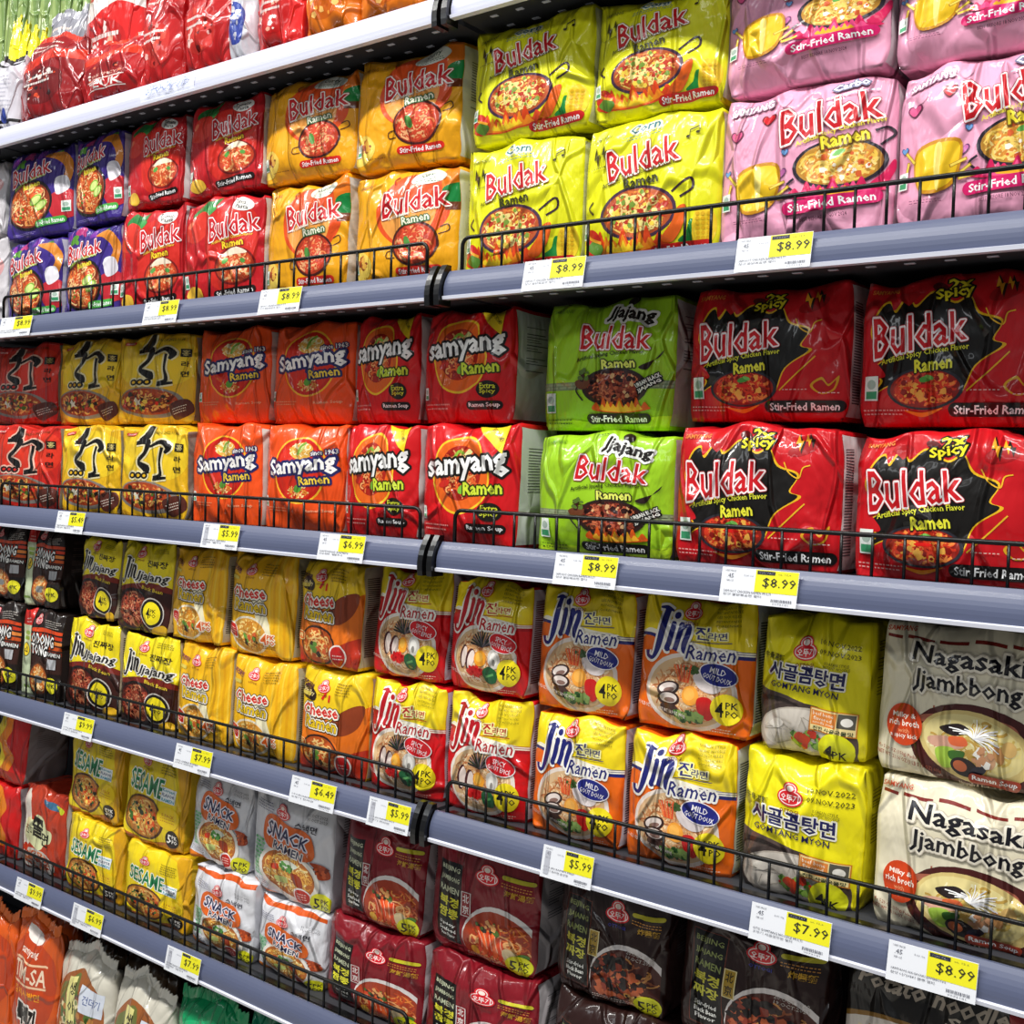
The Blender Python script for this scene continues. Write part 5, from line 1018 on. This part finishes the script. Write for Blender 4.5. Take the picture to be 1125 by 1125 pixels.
# row: shelf, front distance of lower / upper packs, and for every stack
#   (design, look, (xl, xr, ytop, ybottom) of upper, the same of lower, phrase that sets the stack apart, group)
ROWS = [
 ('B', .046, .050, [
  (('pale', lambda s: d_plain('c9c4c8', 'd8a0a0', s)), 'pale noodle pack barely in view', (-60, 3, 160, 262), (-60, 2, 262, 346), 'at the far end', 'pale noodle packs'),
  (('purple', d_purple), 'purple noodle pack with lime slices', (6, 76, 152, 260), (5, 66, 260, 344), 'at the far end', 'purple noodle packs'),
  (('purple', d_purple), 'purple noodle pack with lime slices', (78, 133, 142, 246), (68, 127, 246, 336), 'in the stack next to the red tomato packs', 'purple noodle packs'),
  (('tomato', d_tomato), 'red tomato pasta noodle pack', (135, 200, 120, 225), (129, 197, 226, 329), 'in the stack beside the purple packs', 'red tomato noodle packs'),
  (('tomato', d_tomato), 'red tomato pasta noodle pack', (203, 285, 98, 212), (200, 284, 211, 320), 'in the stack beside the orange curry packs', 'red tomato noodle packs'),
  (('curry', d_curry), 'orange curry noodle pack', (289, 386, 74, 198), (287, 378, 196, 312), 'in the stack beside the red tomato packs', 'orange curry noodle packs'),
  (('curry', d_curry), 'orange curry noodle pack', (391, 500, 38, 186), (389, 497, 182, 305), 'in the stack beside the yellow corn packs', 'orange curry noodle packs'),
  (('corn', d_corn), 'bright yellow corn noodle pack', (517, 648, 4, 162), (511, 634, 150, 292), 'in the stack beside the orange curry packs', 'yellow corn noodle packs'),
  (('corn', d_corn), 'bright yellow corn noodle pack', (648, 793, -14, 130), (640, 788, 122, 272), 'in the stack beside the pink packs', 'yellow corn noodle packs'),
  (('pink', d_pink), 'pink noodle pack with hearts', (797, 976, -60, 98), (790, 979, 88, 254), 'in the stack beside the yellow corn packs', 'pink noodle packs'),
  (('pink', d_pink), 'pink noodle pack with hearts', (984, 1180, -95, 62), (986, 1185, 55, 234), 'in the nearest stack', 'pink noodle packs')]),
 ('C', .046, .088, [
  (('redcal', d_callig, True), 'red noodle pack with black brush calligraphy', (-14, 60, 366, 464), (-12, 62, 465, 553), 'at the far end', 'red calligraphy noodle packs'),
  (('yelcal', d_callig), 'yellow noodle pack with black brush calligraphy', (64, 127, 360, 466), (66, 128, 466, 560), 'in the stack beside the red ones', 'yellow calligraphy noodle packs'),
  (('yelcal2', d_callig), 'yellow noodle pack with black brush calligraphy', (129, 211, 352, 465), (131, 202, 465, 567), 'beside the plain orange packs', 'yellow calligraphy noodle packs'),
  (('orange', d_orange), 'plain orange noodle pack with white lettering', (215, 292, 346, 464), (206, 284, 464, 577), 'in the stack beside the yellow calligraphy packs', 'plain orange noodle packs'),
  (('orange', d_orange), 'plain orange noodle pack with white lettering', (296, 384, 340, 464), (288, 373, 465, 583), 'in the stack beside the red extra spicy packs', 'plain orange noodle packs'),
  (('red', d_red), 'red extra spicy noodle pack with orange oval', (388, 457, 332, 463), (376, 455, 464, 589), 'in the stack beside the plain orange packs', 'red extra spicy noodle packs'),
  (('red', d_red), 'red extra spicy noodle pack with orange oval', (463, 562, 326, 464), (459, 566, 464, 597), 'in the stack beside the lime green packs', 'red extra spicy noodle packs'),
  (('lime', d_lime), 'lime green noodle pack', (594, 738, 318, 470), (588, 734, 472, 609), 'in the only green stack', 'lime green noodle packs'),
  (('2x', d_redblack), 'red noodle pack with black flame patch', (756, 930, 302, 462), (742, 920, 462, 621), 'in the stack beside the lime green packs', 'red and black noodle packs'),
  (('2x', d_redblack), 'red noodle pack with black flame patch', (944, 1150, 284, 468), (938, 1150, 468, 640), 'in the nearest stack', 'red and black noodle packs')]),
 ('D', .046, .054, [
  (('kelp', d_kelp), 'black noodle pack with pale green edge', (-24, 19, 574, 660), (-28, 16, 658, 755), 'at the far end', 'black noodle packs'),
  (('kelp', d_kelp), 'black noodle pack with pale green edge', (22, 62, 578, 672), (20, 63, 668, 768), 'second from the far end', 'black noodle packs'),
  (('jinb', d_jinblack), 'yellow and dark brown noodle pack', (82, 124, 588, 686), (68, 126, 680, 786), 'in the stack beside the black packs', 'yellow and brown noodle packs'),
  (('jinb', d_jinblack), 'yellow and dark brown noodle pack', (126, 182, 594, 698), (129, 188, 697, 802), 'in the stack beside the cheese noodle packs', 'yellow and brown noodle packs'),
  (('cheese', d_cheese), 'golden yellow cheese noodle pack', (184, 243, 600, 708), (191, 248, 708, 820), 'in the stack beside the brown packs', 'cheese noodle packs'),
  (('cheese', d_cheese), 'golden yellow cheese noodle pack', (245, 318, 606, 724), (251, 320, 724, 840), 'in the stack beside the stir-fry packs', 'cheese noodle packs'),
  (('hotcheese', d_cheese, True), 'orange and yellow stir-fry cheese noodle pack', (324, 393, 612, 738), (324, 398, 736, 857), 'in its single stack', 'stir-fry cheese noodle packs'),
  (('jinred', d_jin, False), 'red and yellow spicy noodle pack', (404, 484, 622, 748), (400, 482, 748, 888), 'in the stack beside the stir-fry cheese packs', 'red and yellow noodle packs'),
  (('jinred', d_jin, False), 'red and yellow spicy noodle pack', (490, 576, 634, 768), (486, 574, 764, 908), 'in the stack beside the orange and yellow packs', 'red and yellow noodle packs'),
  (('jinblue', d_jin, True), 'orange and yellow mild noodle pack', (586, 688, 642, 790), (580, 680, 786, 936), 'in the stack beside the red and yellow packs', 'orange and yellow mild noodle packs'),
  (('jinblue', d_jin, True), 'orange and yellow mild noodle pack', (698, 822, 656, 812), (686, 802, 806, 964), 'in the stack beside the beef bone soup packs', 'orange and yellow mild noodle packs'),
  (('beef', d_beef), 'bright yellow beef bone soup noodle pack', (832, 950, 672, 836), (812, 944, 832, 986), 'in its single stack', 'yellow beef bone noodle packs'),
  (('cream', d_cream), 'cream noodle pack with brown soup bowl', (962, 1156, 686, 868), (958, 1160, 866, 1042), 'in the nearest stack', 'cream noodle packs')]),
 ('E', .046, .056, [
  (('flame', d_flame), 'red noodle pack with yellow flames', (-26, 24, 762, 862), (-30, 16, 858, 936), 'at the far end', 'red flame noodle packs'),
  (('cold', d_cold), 'rust red cold noodle pack with pale green cloud', None, (21, 67, 866, 965), 'beside the sesame packs', None),
  (('sesame', d_sesame), 'yellow sesame noodle pack with green lettering', (72, 128, 800, 908), (72, 130, 903, 1000), 'in the stack at the far side', 'sesame noodle packs'),
  (('sesame', d_sesame), 'yellow sesame noodle pack with green lettering', (132, 200, 818, 938), (134, 204, 934, 1028), 'in the stack beside the white packs', 'sesame noodle packs'),
  (('snack', d_snack), 'white and orange snack noodle pack', (206, 268, 842, 962), (209, 275, 957, 1064), 'in the stack beside the sesame packs', 'white snack noodle packs'),
  (('snack', d_snack), 'white and orange snack noodle pack', (271, 360, 862, 1000), (277, 351, 994, 1106), 'in the stack beside the dark red packs', 'white snack noodle packs'),
  (('bj', d_beijing, False), 'dark red seafood noodle pack with black panel', (371, 460, 896, 1028), (355, 458, 1020, 1150), 'in the stack beside the white packs', 'dark red noodle packs'),
  (('bj', d_beijing, False), 'dark red seafood noodle pack with black panel', (467, 586, 924, 1072), (463, 584, 1062, 1200), 'in the stack beside the brown packs', 'dark red noodle packs'),
  (('bjd', d_beijing, True), 'dark brown noodle pack with black panel', (608, 728, 960, 1118), (600, 726, 1108, 1250), 'in the stack beside the dark red packs', 'dark brown noodle packs'),
  (('bjd', d_beijing, True), 'dark brown noodle pack with black panel', (744, 905, 996, 1166), (735, 900, 1160, 1290), 'in the stack beside the black potato noodle pack', 'dark brown noodle packs'),
  (('potato', d_potato), 'black noodle pack with pale grey cursive lettering', (925, 1130, 1052, 1225), (920, 1126, 1225, 1345), 'in the nearest stack', 'black potato noodle packs')]),
]
SHELFNAME = {'B': 'second', 'C': 'third', 'D': 'fourth', 'E': 'fifth'}
LEAN = {'B': 2.0, 'C': 1.5, 'D': 5.0, 'E': 5.0}
sd = 100
for k, ylo, yup, stacks in ROWS:
    last = {0: -99, 1: -99}
    for (ak, look, up, lo_, phrase, grp) in stacks:
        a = art(ak[0], ak[1], *ak[2:]); sd += 1; rnd = random.Random(sd); bl = .013 if lo_[0] < 250 else .020
        ztop = None
        for lev, q, yf in ((0, lo_, ylo), (1, up, yup)):
            if q is None: continue
            yp = yf + bl * .55; ym = (q[2] + q[3]) / 2
            xa, _ = at(q[0], ym, yp); xb, _ = at(q[1], ym, yp)
            xa = max(xa, last[lev] + GAP * 2); last[lev] = xb
            _, zt = at((q[0] + q[1]) / 2, q[2], yp)
            if lev == 0: z0 = DECK[k]; z1 = zt; ztop = z1
            else: z0 = ztop + GAP; z1 = min(zt, LIP[{'B': 'A', 'C': 'B', 'D': 'C', 'E': 'D'}[k]] + .004)
            lean = LEAN[k] * rnd.uniform(.7, 1.3) if lev == 1 else LEAN[k] * .6
            jog = rnd.uniform(0, .004)
            pos = 'upper' if lev else 'lower'
            make_pack('noodle_pack', a, xa, xb, z0, z1, yf + jog, depth=.095 + rnd.uniform(0, .02), bulge=bl, lean=lean, yaw=rnd.uniform(-2.0, 2.0), rough=rnd.uniform(.8, 1.25), seed=sd * 2 + lev,
                      label=(f'{pos} ' if not (up is None) else '') + look + ' ' + phrase.replace('in the stack beside', 'beside').replace('in the stack next', 'next') + '', group=grp)

# ------------------------------------------------------------------ soft bags on the topmost and the lowest shelf
def bag(key, fn, xl, xr, yt, Y, shelf, label, cat='snack bag', name='snack_bag', thick=.03, seed=0, group=None, z0=None, **kw):
    yb = yt + 60
    xa, _ = at(xl, yb, Y); xb, _ = at(xr, yb, Y); _, z1 = at((xl + xr) / 2, yt, Y)
    make_pack(name, art(key, *fn) if isinstance(fn, tuple) else art(key, fn), xa, xb, (DECK[shelf] + .001) if z0 is None else z0, z1, Y - thick, bulge=thick, bag=True, seed=seed, material=FOIL, rough=kw.pop('rough', 1.6), label=label, cat=cat, group=group, **kw)
R1 = lambda s: d_snackbag('8c1418', 'd8341f', '6b0f12', None, s)
R2 = lambda s: d_snackbag('b3181c', 'ee3f24', '8f1418', 'TEUK', s, ('f2e0da', '3a1010', 'e86a4a'))
R3 = lambda s: d_snackbag('b81a1c', 'a81418', 'c8302a', None, s, ('e8b0a8', '7a1010', 'd84a3a'))
R4 = lambda s: d_snackbag('d8201f', 'f0e2dc', 'c01818', None, s, ('f6e6e0', 'a01414', 'f0a890'))
O1 = lambda s: d_snackbag('e07414', 'e8841c', 'cc5f10', None, s, ('f2a03a', 'c8561a', 'f8c06a'))
bag('clear', d_clear, -4, 22, 62, .04, 'A', 'clear and pale grey bag with black bands at the far end of the topmost shelf', seed=901, lean=4)
bag('r1', R1, 22, 88, 36, .04, 'A', 'dark red glossy bag beside the pale grey bag on the topmost shelf', seed=902, lean=6, droop=.06, group='red bags on the topmost shelf')
bag('r2', R2, 90, 160, 42, .04, 'A', 'red glossy bag with TEUK lettering and orange-red top band', seed=903, lean=5, group='red bags on the topmost shelf')
bag('r3', R3, 160, 204, -20, .045, 'A', 'narrow red crinkled bag standing right after the TEUK bag', seed=904, lean=3, rough=2.0, group='red bags on the topmost shelf')
bag('r3b', R3, 205, 256, -40, .045, 'A', 'red crinkled bag beside the white and blue bag', seed=905, lean=3, rough=2.0, group='red bags on the topmost shelf')
bag('white', lambda s: d_snackbag('d4d4dc', 'e6e6ee', '3a4aa0', None, s, ('c8c8d4', '6a7ac0')), 257, 283, -40, .05, 'A', 'narrow white and blue bag between the red bags of the topmost shelf', seed=906, lean=3)
bag('r4', R4, 285, 336, -50, .05, 'A', 'bright red and white bag beside the orange bags', seed=907, lean=3, rough=2, group='red bags on the topmost shelf')
bag('o1', O1, 338, 396, -60, .045, 'A', 'deep orange bag beside the bright red and white bag', seed=908, lean=2, group='orange bags on the topmost shelf')
bag('o2', O1, 398, 466, -60, .045, 'A', 'deep orange bag at the joint of the topmost shelf', seed=909, lean=2, group='orange bags on the topmost shelf')
bag('o3', O1, 500, 600, -80, .045, 'A', 'orange bag just after the joint of the topmost shelf', seed=910, lean=2, group='orange bags on the topmost shelf')
# second tier of red bags lying behind and above
_, zz = at(125, 46, .15)
bag('r5', R4, 93, 158, -60, .15, 'A', 'red and white bag standing high behind the TEUK bag', seed=912, lean=2, group='red bags on the topmost shelf')
bag('card', lambda s: d_snackbag('8a8a94', '9a9aa4', '6a6a74', None, s, ('4a4a54', 'a8a8b0')), 50, 92, 14, .17, 'A', 'grey bag with dark print behind the dark red bag', seed=913, lean=2, rough=.8)
for i in range(5):
    bag('yel', lambda s: d_plain('ece01c', 'f2ea3a', s), 6 + i * 10, 14 + i * 10, 22 + i * 5, .24, 'A', f'narrow yellow packet behind the pale bag, {("first", "second", "third", "fourth", "last")[i]} from the far end', 'packet', 'yellow_packet', .015, seed=920 + i, group='yellow packets at the far end', rough=1)
for i in range(13):
    bag('grn', lambda s: d_plain('6f8a4a', '8aa05c', s, 'c8cfa8'), -14 + i * 12, -4 + i * 12, -34, .36, 'A', 'thin olive green packet in the row behind the topmost shelf bags', 'packet', 'green_packet', .012, seed=940 + i, group='olive green packets at the back', rough=.8)
# lowest shelf
bag('of0', lambda s: d_orangebag(s, False), -40, 14, 990, .030, 'F', 'orange bag at the far end of the lowest shelf', seed=960, lean=3, group='orange bags on the lowest shelf', thick=.04)
bag('of1', lambda s: d_orangebag(s, True), 17, 60, 1008, .030, 'F', 'orange bag lettered TIM-SA on the lowest shelf', seed=961, lean=3, group='orange bags on the lowest shelf', thick=.035)
bag('of2', lambda s: d_plain('e2601c', 'f0802a', s), 30, 88, 1004, .15, 'F', 'orange bag standing behind the TIM-SA bag', seed=962, lean=0, group='orange bags on the lowest shelf')
bag('v1', d_vegbag, 62, 120, 1044, .035, 'F', 'pale bag with green foot and vertical lettering beside the TIM-SA bag', seed=963, lean=4, group='pale vegetable noodle bags', thick=.035)
bag('v2', d_vegbag, 122, 186, 1078, .035, 'F', 'pale bag with vertical lettering beside the green bag', seed=964, lean=4, group='pale vegetable noodle bags', thick=.035)
bag('br1', lambda s: d_plain('4a3a28', '7a5a34', s, 'b8703a'), 92, 140, 1026, .15, 'F', 'dark brown bag behind the pale bags, on the far side', seed=965, lean=0, group='dark brown bags on the lowest shelf')
bag('br2', lambda s: d_plain('54402c', '8a5a34', s, 'c87a42'), 142, 196, 1052, .15, 'F', 'dark brown bag behind the pale bags, next to the green bag', seed=966, lean=0, group='dark brown bags on the lowest shelf')
bag('g1', lambda s: d_plain('12935a', '1fb070', s, 'd8e6c8'), 188, 262, 1096, .04, 'F', 'bright green bag on the lowest shelf', seed=967, lean=4, thick=.035)
bag('g2', lambda s: d_plain('0f7f5c', '158f6a', s, '2a9a78'), 264, 340, 1122, .04, 'F', 'teal green bag beside the bright green bag', seed=968, lean=4, thick=.035)

bpy.data.objects.remove(_to); bpy.data.curves.remove(_tc)
for o in bpy.data.objects:
    if o.get('label') and len(o['label'].split()) > 16: print('LONG', len(o['label'].split()), o['label'])
print('meshes', len(bpy.data.meshes), 'tris', sum(len(m.polygons) for m in bpy.data.meshes))
